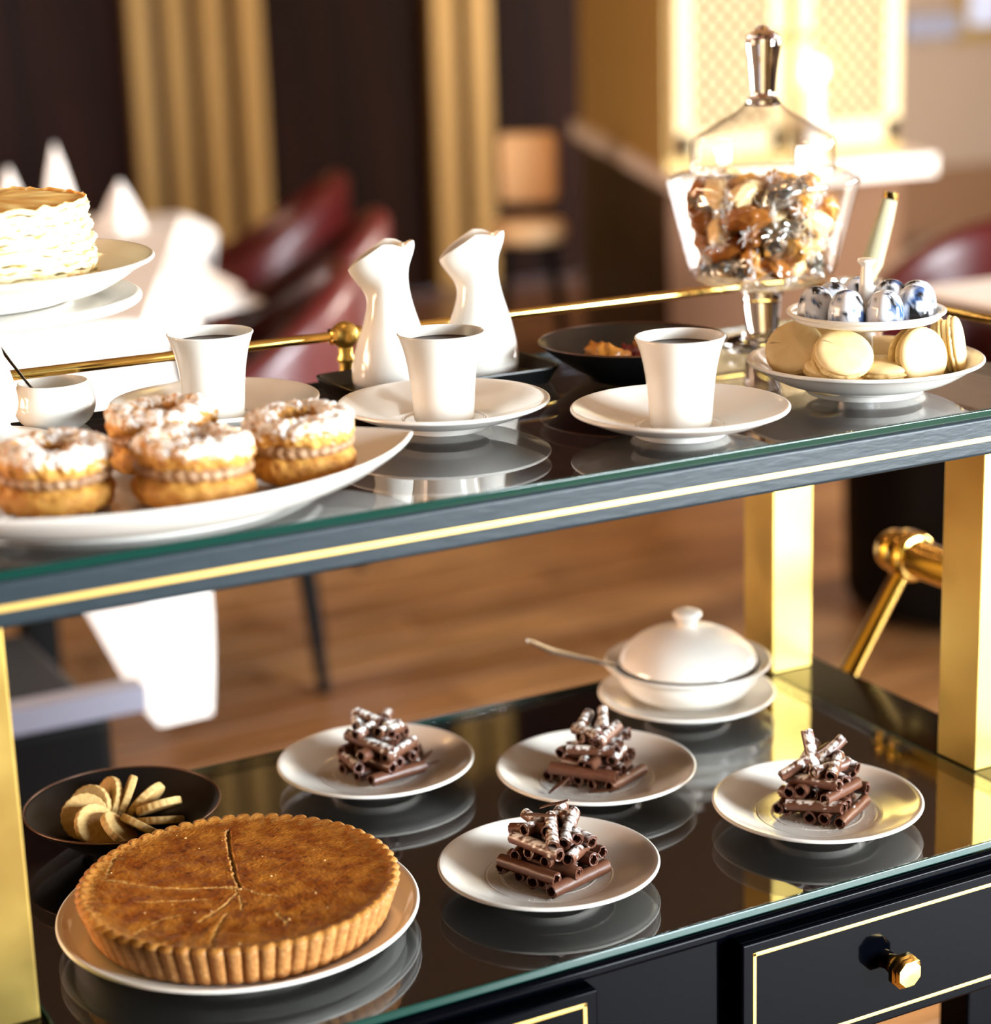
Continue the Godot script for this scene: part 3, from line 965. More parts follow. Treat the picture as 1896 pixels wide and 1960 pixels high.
# ---------------------------------------------------------------- bowls, fruit, biscuits
func bowl(called: String, label: String, at: Vector3) -> void:
	var o := thing(called, label, "bowl", at, 0.0, "shallow black bowls")
	var p := [V(0, 0.002), V(0.030, 0.002), V(0.031, 0.0), V(0.0345, 0.0), V(0.0355, 0.001)]
	p += smooth_curve([V(0.0365, 0.003), V(0.052, 0.012), V(0.068, 0.0235), V(0.0772, 0.0312)], 6)
	p += [V(0.0776, 0.0318)]
	part("bowl_body", lathe_mesh(p + [V(0.0770, 0.0320)] + smooth_curve([V(0.0755, 0.0316), V(0.066, 0.0245), V(0.050, 0.0135), V(0.034, 0.0062), V(0.022, 0.0045)], 6) + [V(0, 0.0042)], 96), M.bowl_black, o)
	part("rim", lathe_mesh([V(0.0768, 0.0312)] + arc(0.0772, 0.0322, 0.0009, -80, 200, 8) + [V(0.0768, 0.0312)], 96), M.bronze_rim, o, "thin bronze-brown rim")

func blob(seed_: float, size: Vector3, amp: float, nu := 20, nv := 14) -> ArrayMesh:
	var m := MB.new()
	nz.seed = 5
	nz.frequency = 1.0
	m.grid(nu, nv, func(u: float, w: float) -> Vector3:
		var a := u * TAU
		var b := (w - 0.5) * PI
		var d := Vector3(cos(a) * cos(b), sin(b), sin(a) * cos(b))
		var k := 1.0 + amp * nz.get_noise_3d(d.x * 1.4 + seed_, d.y * 1.4, d.z * 1.4)
		return d * size * k, true, false)
	m.i.reverse()
	return m.mesh()

func make_bowls() -> void:
	var b1 := Vector3(0.886, UP_Y, -1.436)
	bowl("black_bowl", "shallow matte black bowl of candied fruit beside the glass candy jar", b1)
	rng.seed = 31
	var fr := [[Vector3(-0.024, 0.016, 0.004), Vector3(0.017, 0.011, 0.014), 0], [Vector3(0.002, 0.0145, -0.012), Vector3(0.013, 0.009, 0.011), 1], [Vector3(0.008, 0.014, 0.016), Vector3(0.012, 0.009, 0.012), 1], [Vector3(0.028, 0.015, 0.0), Vector3(0.014, 0.010, 0.012), 1], [Vector3(0.026, 0.0155, -0.024), Vector3(0.012, 0.009, 0.011), 0], [Vector3(-0.012, 0.0155, -0.034), Vector3(0.011, 0.009, 0.010), 0]]
	for k in fr.size():
		single("candied_fruit", blob(k * 4.3, fr[k][1], 0.9), M.orange_jelly if fr[k][2] == 0 else M.red_jelly, "lump of orange candied fruit in the black bowl by the candy jar" if fr[k][2] == 0 else "lump of dark red candied fruit in the black bowl by the candy jar", "fruit", b1 + fr[k][0], k * 1.3, "candied fruit in the black bowl")
	var b2 := Vector3(0.443, LO_Y, -1.498)
	bowl("black_bowl", "shallow matte black bowl of round biscuits behind the tart", b2)
	# scalloped biscuits
	var m := MB.new()
	nz.seed = 8
	nz.frequency = 1.0
	m.grid(120, 18, func(u: float, w: float) -> Vector3:
		var a := u * TAU
		var pr: Vector2 = [V(0, 0), V(0.3, 0), V(0.6, 0), V(0.85, 0), V(0.95, 0.01), V(0.985, 0.06), V(1.0, 0.18), V(1.0, 0.4), V(1.0, 0.6), V(1.0, 0.82), V(0.985, 0.94), V(0.95, 0.99), V(0.85, 1.0), V(0.7, 1.0), V(0.55, 1.0), V(0.4, 1.0), V(0.25, 1.0), V(0.12, 1.0), V(0, 1.0)][int(round(w * 18))]
		var sc := 1.0 + 0.035 * absf(sin(a * 10.0)) * pow(pr.x, 6.0)
		return Vector3(cos(a) * pr.x * sc * 0.0182, (pr.y - 0.5) * 0.0062, sin(a) * pr.x * sc * 0.0182), true, false, func(_u: float, _w: float, p: Vector3) -> Color:
			var q := nz.get_noise_3d(p.x * 260, p.y * 260, p.z * 260)
			return Color(0.66, 0.44, 0.17).lerp(Color(0.50, 0.28, 0.08), clampf(0.35 + q, 0, 1)))
	m.i.reverse()
	var bm := m.mesh()
	# a ring of leaning biscuits, each propped on the next: x, z, lean from flat (deg)
	var bi := [[-0.031, -0.010, 62.0, "face-up, propped on the bowl's wall at the start of the ring"], [-0.021, -0.027, 60.0, "second from the bowl's wall in the leaning ring"], [-0.002, -0.035, 64.0, "third in the leaning ring, towards the shelf's back edge"], [0.013, -0.030, 66.0, "fourth in the leaning ring, showing half its face"], [0.027, -0.019, 52.0, "fifth in the leaning ring, nearly edge-on"], [0.033, -0.002, 30.0, "upper of the two stacked edge-on"], [0.029, 0.013, 24.0, "lower of the two stacked edge-on"], [-0.028, 0.013, 54.0, "sunlit face-up one before the leaning ring"], [-0.012, 0.029, 46.0, "leaning low against the bowl's front wall"], [0.008, 0.028, 40.0, "last of the ring, closest to the tart"]]
	for k in bi.size():
		var e: Array = bi[k]
		var rel := Vector3(e[0], 0, e[1])
		var o := single("scalloped_biscuit", bm, M.biscuit, "pale scalloped biscuit, " + e[3], "biscuit", b2, 0.0, "biscuits in the black bowl")
		var a := rel.dot(Vector3(0.885, 0, 0.465))
		var b := rel.dot(Vector3(-0.465, 0, 0.885))
		var tang := (Vector3(-0.465, 0, 0.885) * -a + Vector3(0.885, 0, 0.465) * b).normalized()
		o.basis = Basis(Vector3.UP.cross(tang).normalized(), deg_to_rad(e[2])) * Basis(Vector3.UP, k * 0.7)
		o.position = b2 + rel * 0.92 + Vector3(0, 0.0085 + 0.0175 * sin(deg_to_rad(e[2])) + (0.005 if k == 5 else 0.0), 0)

# ---------------------------------------------------------------- candy jar
func make_jar() -> void:
	var c := Vector3(1.061, UP_Y, -1.500)
	var j := thing("candy_jar", "tall footed clear glass jar filled with wrapped toffees", "jar", c)
	var ft := [V(0, 0.0006), V(0.034, 0.0006), V(0.0365, 0.0012), V(0.0372, 0.0028), V(0.0355, 0.0042)] + smooth_curve([V(0.034, 0.0048), V(0.024, 0.0062), V(0.0165, 0.0085)], 4)
	ft += [V(0.0140, 0.0105)]
	part("foot", lathe_mesh(ft + [V(0.0, 0.0105)], 64), M.solid_glass, j)
	part("stem", lathe_mesh([V(0, 0.0107), V(0.0138, 0.0107), V(0.0150, 0.020), V(0.0168, 0.036), V(0.0180, 0.046), V(0.021, 0.0495), V(0.0, 0.0495)], 10), M.solid_glass, j, "faceted solid glass stem")
	var bw := [V(0, 0.0498), V(0.022, 0.0498)] + smooth_curve([V(0.030, 0.0505), V(0.045, 0.0525), V(0.058, 0.058), V(0.0640, 0.066), V(0.0695, 0.085), V(0.0760, 0.110), V(0.0825, 0.136), V(0.0842, 0.1425), V(0.0825, 0.147), V(0.0735, 0.1512), V(0.0640, 0.1525)], 6)
	bw += [V(0.0632, 0.1538), V(0.0622, 0.1525)]
	bw += smooth_curve([V(0.0622, 0.1515), V(0.0725, 0.1492), V(0.0808, 0.145), V(0.0822, 0.142), V(0.0805, 0.136), V(0.0742, 0.110), V(0.0678, 0.086), V(0.0622, 0.068), V(0.056, 0.0608), V(0.045, 0.0565), V(0.03, 0.0548)], 6) + [V(0, 0.0545)]
	part("jar_bowl", lathe_mesh(bw, 96), M.jar_glass, j)
	var l := Node3D.new()
	l.name = "lid"
	j.add_child(l)
	l.position.y = 0.1542
	l.set_meta("label", "domed clear glass lid with a tall knob")
	var ld := [V(0.0612, 0.0), V(0.0632, 0.0), V(0.0634, 0.004)] + smooth_curve([V(0.0634, 0.010), V(0.0632, 0.020), V(0.0625, 0.0245), V(0.0600, 0.0275), V(0.050, 0.0335), V(0.036, 0.0420), V(0.022, 0.0500), V(0.0165, 0.0545)], 6)
	ld += [V(0.0150, 0.0548)]
	ld += smooth_curve([V(0.020, 0.0495), V(0.034, 0.0408), V(0.048, 0.0322), V(0.0575, 0.0265), V(0.0600, 0.0235), V(0.0612, 0.018), V(0.0612, 0.006)], 6) + [V(0.0612, 0.0)]
	part("dome", lathe_mesh(ld, 96), M.jar_glass, l)
	part("knob", lathe_mesh([V(0, 0.0535), V(0.0145, 0.0535)] + smooth_curve([V(0.0160, 0.0548), V(0.0135, 0.0585), V(0.0110, 0.063), V(0.0112, 0.072), V(0.0125, 0.086), V(0.0142, 0.098), V(0.0150, 0.106), V(0.0138, 0.113), V(0.0095, 0.1165)], 5) + [V(0.0075, 0.1175), V(0.0068, 0.1195), V(0.0035, 0.1215), V(0, 0.1217)], 40), M.solid_glass, l, "solid glass knob")
	# wrapped toffees, settled by pushing capsules apart inside the bowl
	rng.seed = 9
	nz.seed = 4
	var wrap := MB.new()
	wrap.grid(26, 5, func(u: float, w: float) -> Vector3:
		var a := u * TAU
		var x := 0.0165 + w * 0.0062
		var r := 0.0030 + w * w * 0.0072
		var cr := 1.0 + 0.45 * sin(a * 7.0) * w
		return Vector3(x, r * cos(a) * cr * 0.55, r * sin(a) * cr), true, false)
	var wm := wrap.mesh()
	var bodies := []
	for k in 3:
		bodies.append(blob(k * 9.1, Vector3(0.0185, 0.0092, 0.0112), 0.4, 22, 14))
	var N := 74
	var pos := []
	var dir := []
	for k in N:
		var a := rng.randf() * TAU
		var r := 0.05 * sqrt(rng.randf())
		pos.append(Vector3(cos(a) * r, rng.randf_range(0.068, 0.148), sin(a) * r))
		dir.append(Vector3(rng.randf_range(-1, 1), rng.randf_range(-0.5, 0.5), rng.randf_range(-1, 1)).normalized())
	var rad := 0.0098
	for it in 160:
		var push := []
		for k in N:
			push.append(Vector3(0, -0.00022, 0))
		for a in N:
			for b in range(a + 1, N):
				if (pos[a] - pos[b]).length_squared() > 0.0022:
					continue
				for sa in [-0.009, 0.009]:
					for sb in [-0.009, 0.009]:
						var d: Vector3 = (pos[a] + dir[a] * sa) - (pos[b] + dir[b] * sb)
						var ln := d.length()
						if ln < 2.0 * rad and ln > 1e-6:
							var mv := d / ln * (2.0 * rad - ln) * 0.22
							push[a] += mv
							push[b] -= mv
		for k in N:
			pos[k] += push[k].limit_length(0.004)
			for s in [-0.009, 0.009]:
				var e: Vector3 = pos[k] + dir[k] * s
				var lim := lerpf(0.060, 0.0805, clampf((e.y - 0.066) / 0.072, 0, 1))
				lim = minf(lim, lerpf(0.048, 0.062, (e.y - 0.0645) / 0.0115))
				lim = minf(lim, lerpf(0.0805, 0.058, (e.y - 0.134) / 0.014)) - rad - 0.0055
				var h := Vector2(e.x, e.z)
				if h.length() > lim:
					var mv2 := h.normalized() * (h.length() - lim)
					pos[k] -= Vector3(mv2.x, 0, mv2.y) * 0.8
				if e.y < 0.0590 + rad:
					pos[k].y += (0.0590 + rad - e.y) * 0.8
				if e.y > 0.142:
					pos[k].y -= (e.y - 0.142) * 0.7
	for k in N:
		var kind := k % 8
		var what: Array = [["amber toffee in clear twisted wrapper inside the glass jar", M.amber_candy], ["dark brown toffee in clear twisted wrapper inside the glass jar", M.brown_candy], ["pale cream toffee in clear twisted wrapper inside the glass jar", M.pale_candy], ["silver foil wrapped sweet inside the glass jar", M.silver_foil]][[0, 1, 2, 0, 3, 1, 0, 2][kind]]
		var t := thing("wrapped_toffee", what[0], "candy", c + Vector3(pos[k].x * 0.955, pos[k].y, pos[k].z * 0.955), 0.0, "wrapped toffees in the glass jar")
		var x: Vector3 = dir[k]
		var z := x.cross(Vector3.UP).normalized()
		t.basis = Basis(x, z.cross(x), z) * Basis(Vector3.RIGHT, rng.randf() * TAU)
		part("toffee", bodies[k % 3], what[1], t)
		for s in 2:
			part("wrapper_end", wm, M.cellophane if kind != 4 else M.silver_foil, t).basis = Basis(Vector3.UP, PI * s)

# ---------------------------------------------------------------- tiered stand with macarons and chocolates
func make_tier_stand() -> void:
	var c := Vector3(1.005, UP_Y, -1.282)
	var s := thing("tiered_stand", "two-tier white porcelain stand with small top plate and centre rod", "stand", c)
	part("lower_plate", lathe_mesh(plate_profile(0.0925, 0.046, 0.0275, 0.050), 128), M.porcelain, s)
	var up := []
	for p in plate_profile(0.0620, 0.0230, 0.0150, 0.0545, 0.0034):
		up.append(p + V(0, 0.0505))
	part("upper_plate", lathe_mesh(up, 96), M.porcelain, s)
	part("rod", lathe_mesh([V(0, 0.0063), V(0.0105, 0.0063), V(0.0098, 0.010)] + smooth_curve([V(0.0085, 0.018), V(0.0062, 0.034), V(0.0055, 0.0485)], 5) + [V(0.0095, 0.0500), V(0.0095, 0.0535), V(0.0, 0.0535)], 40), M.porcelain, s, "tapered white column between the plates")
	part("top_rod", lathe_mesh([V(0, 0.0566), V(0.0075, 0.0566)] + smooth_curve([V(0.0072, 0.060), V(0.0058, 0.080), V(0.0042, 0.099)], 5) + [V(0.0066, 0.1015), V(0.0074, 0.1030), V(0.0070, 0.1046), V(0.0, 0.1050)], 40), M.porcelain, s, "tapered white finial above the top plate")
	# macarons
	nz.seed = 61
	nz.frequency = 1.0
	var shell := MB.new()
	shell.grid(96, 16, func(u: float, w: float) -> Vector3:
		var a := u * TAU
		var pr: Vector2 = smooth_curve([V(0.0, 0.0024), V(0.0185, 0.0022), V(0.0224, 0.0026), V(0.0233, 0.0042), V(0.0215, 0.0058), V(0.0224, 0.0071), V(0.0211, 0.0093), V(0.0163, 0.0113), V(0.0, 0.0125)], 2)[int(round(w * 16))]
		var foot := exp(-pow((pr.y - 0.0046) / 0.0013, 2.0))
		var k := 1.0 + foot * 0.07 * nz.get_noise_2d(cos(a) * 24.0, sin(a) * 24.0)
		return Vector3(cos(a) * pr.x * k, pr.y, sin(a) * pr.x * k), true, false, func(_u: float, _w: float, p: Vector3) -> Color:
			var q := nz.get_noise_3d(p.x * 520, p.y * 520, p.z * 520)
			var q2 := nz.get_noise_3d(p.x * 120, p.y * 120, p.z * 120)
			var foot := 1.0 - smoothstep(0.0055, 0.0066, p.y)
			return Color(0.80, 0.61, 0.31).lerp(Color(0.74, 0.52, 0.23), clampf(0.4 + q2, 0, 1)).lerp(Color(0.60, 0.40, 0.15), foot * 0.8).lerp(Color(0.22, 0.11, 0.04), smoothstep(0.56, 0.68, q)))
	shell.i.reverse()
	var sm := shell.mesh()
	var fill := lathe_mesh([V(0, -0.0024), V(0.0192, -0.0024), V(0.0206, -0.0014), V(0.0206, 0.0014), V(0.0192, 0.0024), V(0, 0.0024)], 64)
	# place: angle round the rod as the stand is seen, distance, height, tilt axis angle, tilt
	var rgt := Vector3(0.885, 0, 0.465)
	var fwd := Vector3(-0.465, 0, 0.885)   # towards the diners' side
	var ms := [
		[-0.055, 0.004, 0.0345, 52.0, -28.0, "vanilla macaron leaning on the end of the lower tier towards the coffee cups"],
		[-0.025, 0.041, 0.0345, 40.0, 6.0, "vanilla macaron propped on another at the front of the lower tier"],
		[-0.030, 0.031, 0.0195, 6.0, 0.0, "vanilla macaron lying under the propped one at the lower tier's front"],
		[0.006, 0.036, 0.0200, 5.0, 0.0, "vanilla macaron lying flat in front of the stand's column"],
		[0.034, 0.035, 0.0325, 76.0, 28.0, "pale macaron standing on edge right of the stand's column"],
		[0.064, 0.006, 0.0350, 80.0, 72.0, "pale macaron standing on edge at the lower tier's outer end"],
		[-0.034, -0.030, 0.0300, 32.0, -18.0, "vanilla macaron at the back of the lower tier, by the candy jar"],
		[0.022, -0.034, 0.0205, 10.0, 0.0, "vanilla macaron lying behind the stand's column"]]
	for e in ms:
		var t := thing("macaron", e[5], "macaron", c + rgt * e[0] + fwd * e[1] + Vector3(0, e[2], 0), 0.0, "macarons on the lower tier")
		# tilt so the face looks along the chosen heading
		var hd: Vector3 = (fwd * cos(deg_to_rad(e[4])) + rgt * sin(deg_to_rad(e[4]))).normalized()
		var ax := Vector3.UP.cross(hd).normalized()
		t.basis = Basis(ax, deg_to_rad(e[3]))
		part("shell", sm, M.macaron_shell, t)
		var o := part("shell", sm, M.macaron_shell, t)
		o.basis = Basis(Vector3.RIGHT, PI)
		part("filling", fill, M.macaron_filling, t, "vanilla cream filling")
	# marbled domed chocolates
	var ch := []
	for v in 3:
		var m := MB.new()
		nz2.seed = 90 + v
		nz2.frequency = 1.0
		m.grid(48, 20, func(u: float, w: float) -> Vector3:
			var a := u * TAU
			var pr: Vector2 = smooth_curve([V(0.0, 0.0), V(0.0115, 0.0), V(0.0132, 0.0012), V(0.0134, 0.006), V(0.0126, 0.013), V(0.0108, 0.0185), V(0.0078, 0.0224), V(0.0042, 0.0244), V(0.0, 0.0250)], 3)[clampi(int(round(w * 24)), 0, 24)]
			var rib := 1.0 + 0.03 * cos(a * 6.0) * smoothstep(0.0, 0.004, pr.x)
			return Vector3(cos(a) * pr.x * rib, pr.y, sin(a) * pr.x * rib), true, false, func(_u: float, _w: float, p: Vector3) -> Color:
				var q := nz2.get_noise_3d(p.x * 60 + 1.2 * p.y * 60, p.y * 35, p.z * 60)
				var q2 := nz2.get_noise_3d(p.x * 85 + 7, p.y * 60, p.z * 85)
				var cc := Color(0.045, 0.10, 0.24).lerp(Color(0.66, 0.70, 0.76), smoothstep(-0.35, -0.02, q))
				return cc.lerp(Color(0.015, 0.012, 0.014), smoothstep(0.12, 0.34, q2)))
		m.i.reverse()
		ch.append(m.mesh())
	var cs := [[-0.040, 0.008], [-0.020, 0.030], [0.008, 0.036], [-0.024, -0.012], [0.033, 0.020], [0.041, -0.006], [0.022, -0.014], [-0.001, -0.032]]
	for k in cs.size():
		var o := single("marbled_chocolate", ch[k % 3], M.marbled_chocolate, "blue and white marbled dome chocolate " + ["at the top tier's end towards the cups", "between the finial and the tier's cup-side end", "right in front of the white finial", "behind the finial on the cup side", "in the outer pair by the trolley's front", "at the top tier's outer end away from the cups", "behind the pair at the tier's outer end", "furthest back, closest to the steel beaker"][k], "chocolate", c + rgt * cs[k][0] + fwd * cs[k][1] + Vector3(0, 0.0572 + 0.0005, 0), k * 0.9, "marbled chocolates on the top tier")
		o.scale = Vector3.ONE * 1.12
	# steel beaker with a pearl-handled server behind the stand
	var bc := Vector3(1.112, UP_Y, -1.4295)
	var bk := thing("steel_beaker", "small polished steel beaker behind the tiered stand", "beaker", bc)
	part("beaker_wall", lathe_mesh([V(0, 0), V(0.0205, 0), V(0.0215, 0.001), V(0.0215, 0.054), V(0.0235, 0.0585), V(0.0232, 0.0592), V(0.0205, 0.0545), V(0.0205, 0.003), V(0, 0.003)], 48), M.steel, bk)
	var hd2 := thing("cake_server", "pearl-handled server with gilt end standing in the steel beaker", "server", bc)
	var h := MB.new()
	var p0 := rgt * -0.006 + Vector3(0, 0.006, 0)
	var p1 := rgt * 0.026 + Vector3(0, 0.128, 0)
	h.tube([p0, p0.lerp(p1, 0.4), p0.lerp(p1, 0.55), p0.lerp(p1, 0.85), p1], [0.004, 0.004, 0.0092, 0.0082, 0.0068], [0.002, 0.002, 0.0050, 0.0048, 0.0042], 6, true, fwd)
	part("handle", h.mesh(), M.pearl_handle, hd2, "pale pearl handle")
	var q1 := p1 + (p1 - p0).normalized() * 0.0005
	var h2 := MB.new()
	h2.tube([q1, q1 + (p1 - p0).normalized() * 0.006], [0.0068, 0.0064], [0.0042, 0.004], 6, true, fwd)
	part("gilt_end", h2.mesh(), M.polished_brass, hd2, "gilt end cap")

# ---------------------------------------------------------------- lower shelf
func make_tart() -> void:
	var c := Vector3(0.4665, LO_Y, -1.307)
	single("tart_plate", lathe_mesh(plate_profile(0.1305, 0.075, 0.018, 0.110), 144), M.porcelain, "large white plate under the baked tart", "plate", c)
	var t := thing("baked_tart", "large round baked tart with fluted crust and cracked brown top", "tart", Vector3(0.4655, LO_Y + 0.0100, -1.3015))
	t.scale = Vector3(1.032, 0.70, 1.032)
	var nf := 62
	nz.seed = 71
	nz.frequency = 1.0
	var flute := func(a: float) -> float:
		return pow(absf(sin(a * nf * 0.5)), 0.55)
	var side := MB.new()
	side.grid(nf * 10, 16, func(u: float, w: float) -> Vector3:
		var a := u * TAU
		var r := 0.0995 + 0.0095 * w
		var y := w * 0.0425
		var k := flute.call(a) as float
		var bul := 0.0036 * (0.75 + 0.25 * w)
		r += k * bul + nz.get_noise_3d(cos(a) * 60, y * 300, sin(a) * 60) * 0.0005
		if w < 0.08:
			r -= (0.08 - w) * 0.03
		if w > 0.93:
			r -= (w - 0.93) * 0.02
		return Vector3(cos(a) * r, y, sin(a) * r), true, false, func(_u: float, w: float, p: Vector3) -> Color:
			var q := nz.get_noise_3d(p.x * 160, p.y * 160, p.z * 160)
			var q2 := nz.get_noise_3d(p.x * 600, p.y * 600, p.z * 600)
			return Color(0.42, 0.185, 0.045).lerp(Color(0.30, 0.11, 0.02), clampf(0.4 + q * 1.3, 0, 1)).lerp(Color(0.55, 0.30, 0.10), smoothstep(0.2, 0.6, q2)))
	side.i.reverse()
	part("fluted_crust", side.mesh(), M.tart_side, t, "fluted golden pastry case")
	# cracked top; polylines in the tart's own plan
	var cr := [
		[0.0026, 0.0048, [V(0.0242, -0.0832), V(0.0134, -0.0521), V(0.0059, -0.0256), V(-0.0004, -0.0044), V(-0.0040, 0.0149)]],
		[0.0016, 0.0014, [V(-0.0040, 0.0149), V(-0.0133, 0.0072), V(-0.0359, -0.0039), V(-0.0537, -0.0179), V(-0.0691, -0.0392), V(-0.0793, -0.0485)]],
		[0.0016, 0.0014, [V(-0.0092, 0.0213), V(-0.0236, 0.0341), V(-0.0360, 0.0421), V(-0.0456, 0.0479)]],
		[0.0013, 0.0011, [V(-0.0541, 0.0309), V(-0.0711, 0.0322), V(-0.0866, 0.0405), V(-0.0942, 0.0472)]],
		[0.0016, 0.0014, [V(-0.0264, 0.0462), V(-0.0385, 0.0613), V(-0.0482, 0.0773), V(-0.0530, 0.0872)]],
		[0.0016, 0.0014, [V(-0.0071, 0.0159), V(-0.0095, 0.0287), V(-0.0148, 0.0460)]],
		[0.0013, 0.0011, [V(0.0027, 0.0624), V(0.0036, 0.0739), V(0.0022, 0.0820)]],
		[0.0013, 0.0011, [V(-0.0290, 0.0185), V(-0.0519, 0.0091), V(-0.0718, -0.0033)]],
		[0.0013, 0.0011, [V(-0.0040, 0.0149), V(0.0046, 0.0299), V(0.0156, 0.0405)]],
		[0.0013, 0.0011, [V(-0.0615, -0.0832), V(-0.0786, -0.0531)]]]
	var off := Vector2.ZERO
	var crack := func(p: Vector2) -> Vector2:   # (paleness, depth)
		var pale := 0.0
		var dep := 0.0
		var pp := p + V(nz.get_noise_2d(p.x * 200, p.y * 200), nz.get_noise_2d(p.x * 200 + 50, p.y * 200)) * 0.0016
		for e in cr:
			var ps: Array = e[2]
			for k in ps.size() - 1:
				var a: Vector2 = ps[k] - off
				var b: Vector2 = ps[k + 1] - off
				var q := Geometry2D.get_closest_point_to_segment(pp, a, b)
				var d := q.distance_to(pp)
				var wd: float = e[0]
				if d < wd * 2.5:
					pale = maxf(pale, 1.0 - smoothstep(wd * 0.45, wd * 1.0, d))
					dep = maxf(dep, (e[1] as float) * exp(-pow(d / (wd * 0.5), 2.0)))
		return V(pale, dep)
	var top := MB.new()
	var nr := 96
	top.grid(372, nr, func(u: float, w: float) -> Vector3:
		var a := u * TAU
		var k := flute.call(a) as float
		var r := (0.109 + 0.0036 * k * smoothstep(0.75, 1.0, w)) * w
		var y := 0.0425
		y += 0.0028 * exp(-pow((w - 0.965) / 0.028, 2.0)) * (0.45 + 0.75 * k)
		y += -0.0012 * smoothstep(0.95, 0.7, w) + 0.0016 * (1.0 - w)
		y += nz.get_noise_2d(cos(a) * r * 55, sin(a) * r * 55) * 0.0011 + nz.get_noise_2d(cos(a) * r * 240, sin(a) * r * 240) * 0.00045
		if w < 0.93:
			y -= (crack.call(V(cos(a) * r, sin(a) * r)) as Vector2).y
		if w > 0.985:
			y -= (w - 0.985) * 0.1
		return Vector3(cos(a) * r, y, sin(a) * r), true, false, func(_u: float, w: float, p: Vector3) -> Color:
			var big := nz.get_noise_2d(p.x * 38 + 4, p.z * 38)
			var mid := nz.get_noise_2d(p.x * 150 - 20, p.z * 150)
			var fine := nz.get_noise_2d(p.x * 520, p.z * 520)
			var cc := Color(0.25, 0.062, 0.006).lerp(Color(0.42, 0.15, 0.018), clampf(0.45 + big * 1.2 + mid * 0.6, 0, 1))
			cc = cc.lerp(Color(0.13, 0.030, 0.004), smoothstep(0.10, 0.55, mid - big * 0.3 + fine * 0.3))
			cc = cc.lerp(Color(0.44, 0.20, 0.045), smoothstep(0.86, 0.98, w + mid * 0.10) * 0.75)
			var e: Vector2 = crack.call(V(p.x, p.z)) if w < 0.93 else Vector2.ZERO
			return cc.lerp(Color(0.62, 0.36, 0.11), e.x * clampf(0.85 + fine * 1.2, 0.3, 1.0)))
	top.i.reverse()
	top.i.reverse()
	var tm := part("cracked_top", top.mesh(), M.tart_top, t, "glossy brown glazed top with pale cracks")
	tm.position.y = 0.0
	part("tart_base", lathe_mesh([V(0, 0.0), V(0.098, 0.0), V(0.098, 0.001), V(0, 0.001)], 64), M.tart_side, t)
	rng.seed = 12
	var crumbs := MB.new()
	crumbs.colored = true
	for k in 24:
		var a := rng.randf() * TAU
		var r := rng.randf_range(0.01, 0.1)
		var s := rng.randf_range(0.0004, 0.0011)
		crumbs.lathe([V(s, 0), V(s * 0.7, s), V(0, s * 1.1)], 6, Vector3(cos(a) * r, 0.0424, sin(a) * r))
	for k in crumbs.c.size():
		crumbs.c[k] = Color(0.58, 0.34, 0.12)
	part("crumbs", crumbs.mesh(), M.tart_side, t).set_meta("kind", "stuff")

func scroll_mesh(ln: float, r: float, turns: float, sugar: float, sd: int) -> ArrayMesh:
	# a chocolate shaving rolled into a hollow scroll along x
	var m := MB.new()
	nz2.seed = sd
	nz2.frequency = 1.0
	var th := r * 0.17
	var na := 36
	var nl := 22
	var ragged := func(u: float, s: float) -> float:
		return s * (ln * 0.5 + 0.0016 * nz2.get_noise_2d(u * 9.0, s * 5.0 + sd))
	var pt := func(u: float, w: float, inner: float) -> Vector3:
		var a := -PI * 0.5 + u * turns * TAU
		var rr := r * (1.0 - 0.34 * u) - inner * th
		rr *= 1.0 + 0.06 * nz2.get_noise_2d(u * 6.0, w * 3.0 + 7)
		var x := lerpf(ragged.call(u, -1.0), ragged.call(u, 1.0), w)
		return Vector3(x, rr * sin(a), rr * cos(a))
	var col := func(_u: float, _w: float, p: Vector3) -> Color:
		var q := nz2.get_noise_3d(p.x * 260, p.y * 500, p.z * 500)
		var cc := Color(0.125, 0.048, 0.025).lerp(Color(0.085, 0.030, 0.015), clampf(0.5 + q * 1.2, 0, 1))
		var sgn := nz2.get_noise_3d(p.x * 700, p.y * 700 + 30, p.z * 700) * 0.6 + nz2.get_noise_2d(p.x * 120, 3.0 + sd) * 0.7
		var onto := smoothstep(0.25 * r, 0.8 * r, p.y)
		return cc.lerp(Color(0.86, 0.84, 0.80), smoothstep(0.45, 0.65, onto * 0.55 + sgn + sugar - 0.45))
	var col_in := func(_u: float, _w: float, _p: Vector3) -> Color:
		return Color(0.105, 0.039, 0.020)
	m.grid(na, nl, func(u: float, w: float) -> Vector3: return pt.call(u, w, 0.0), false, false, col)
	m.i.reverse()
	m.grid(na, nl, func(u: float, w: float) -> Vector3: return pt.call(u, w, 1.0), false, false, col_in)
	for e in [0.0, 1.0]:
		var b := MB.new()
		m.grid(na, 1, func(u: float, w: float) -> Vector3: return pt.call(u, e, w if e == 0.0 else 1.0 - w), false, false, func(_u: float, _w: float, _p: Vector3) -> Color: return Color(0.105, 0.039, 0.020))
	return m.mesh()

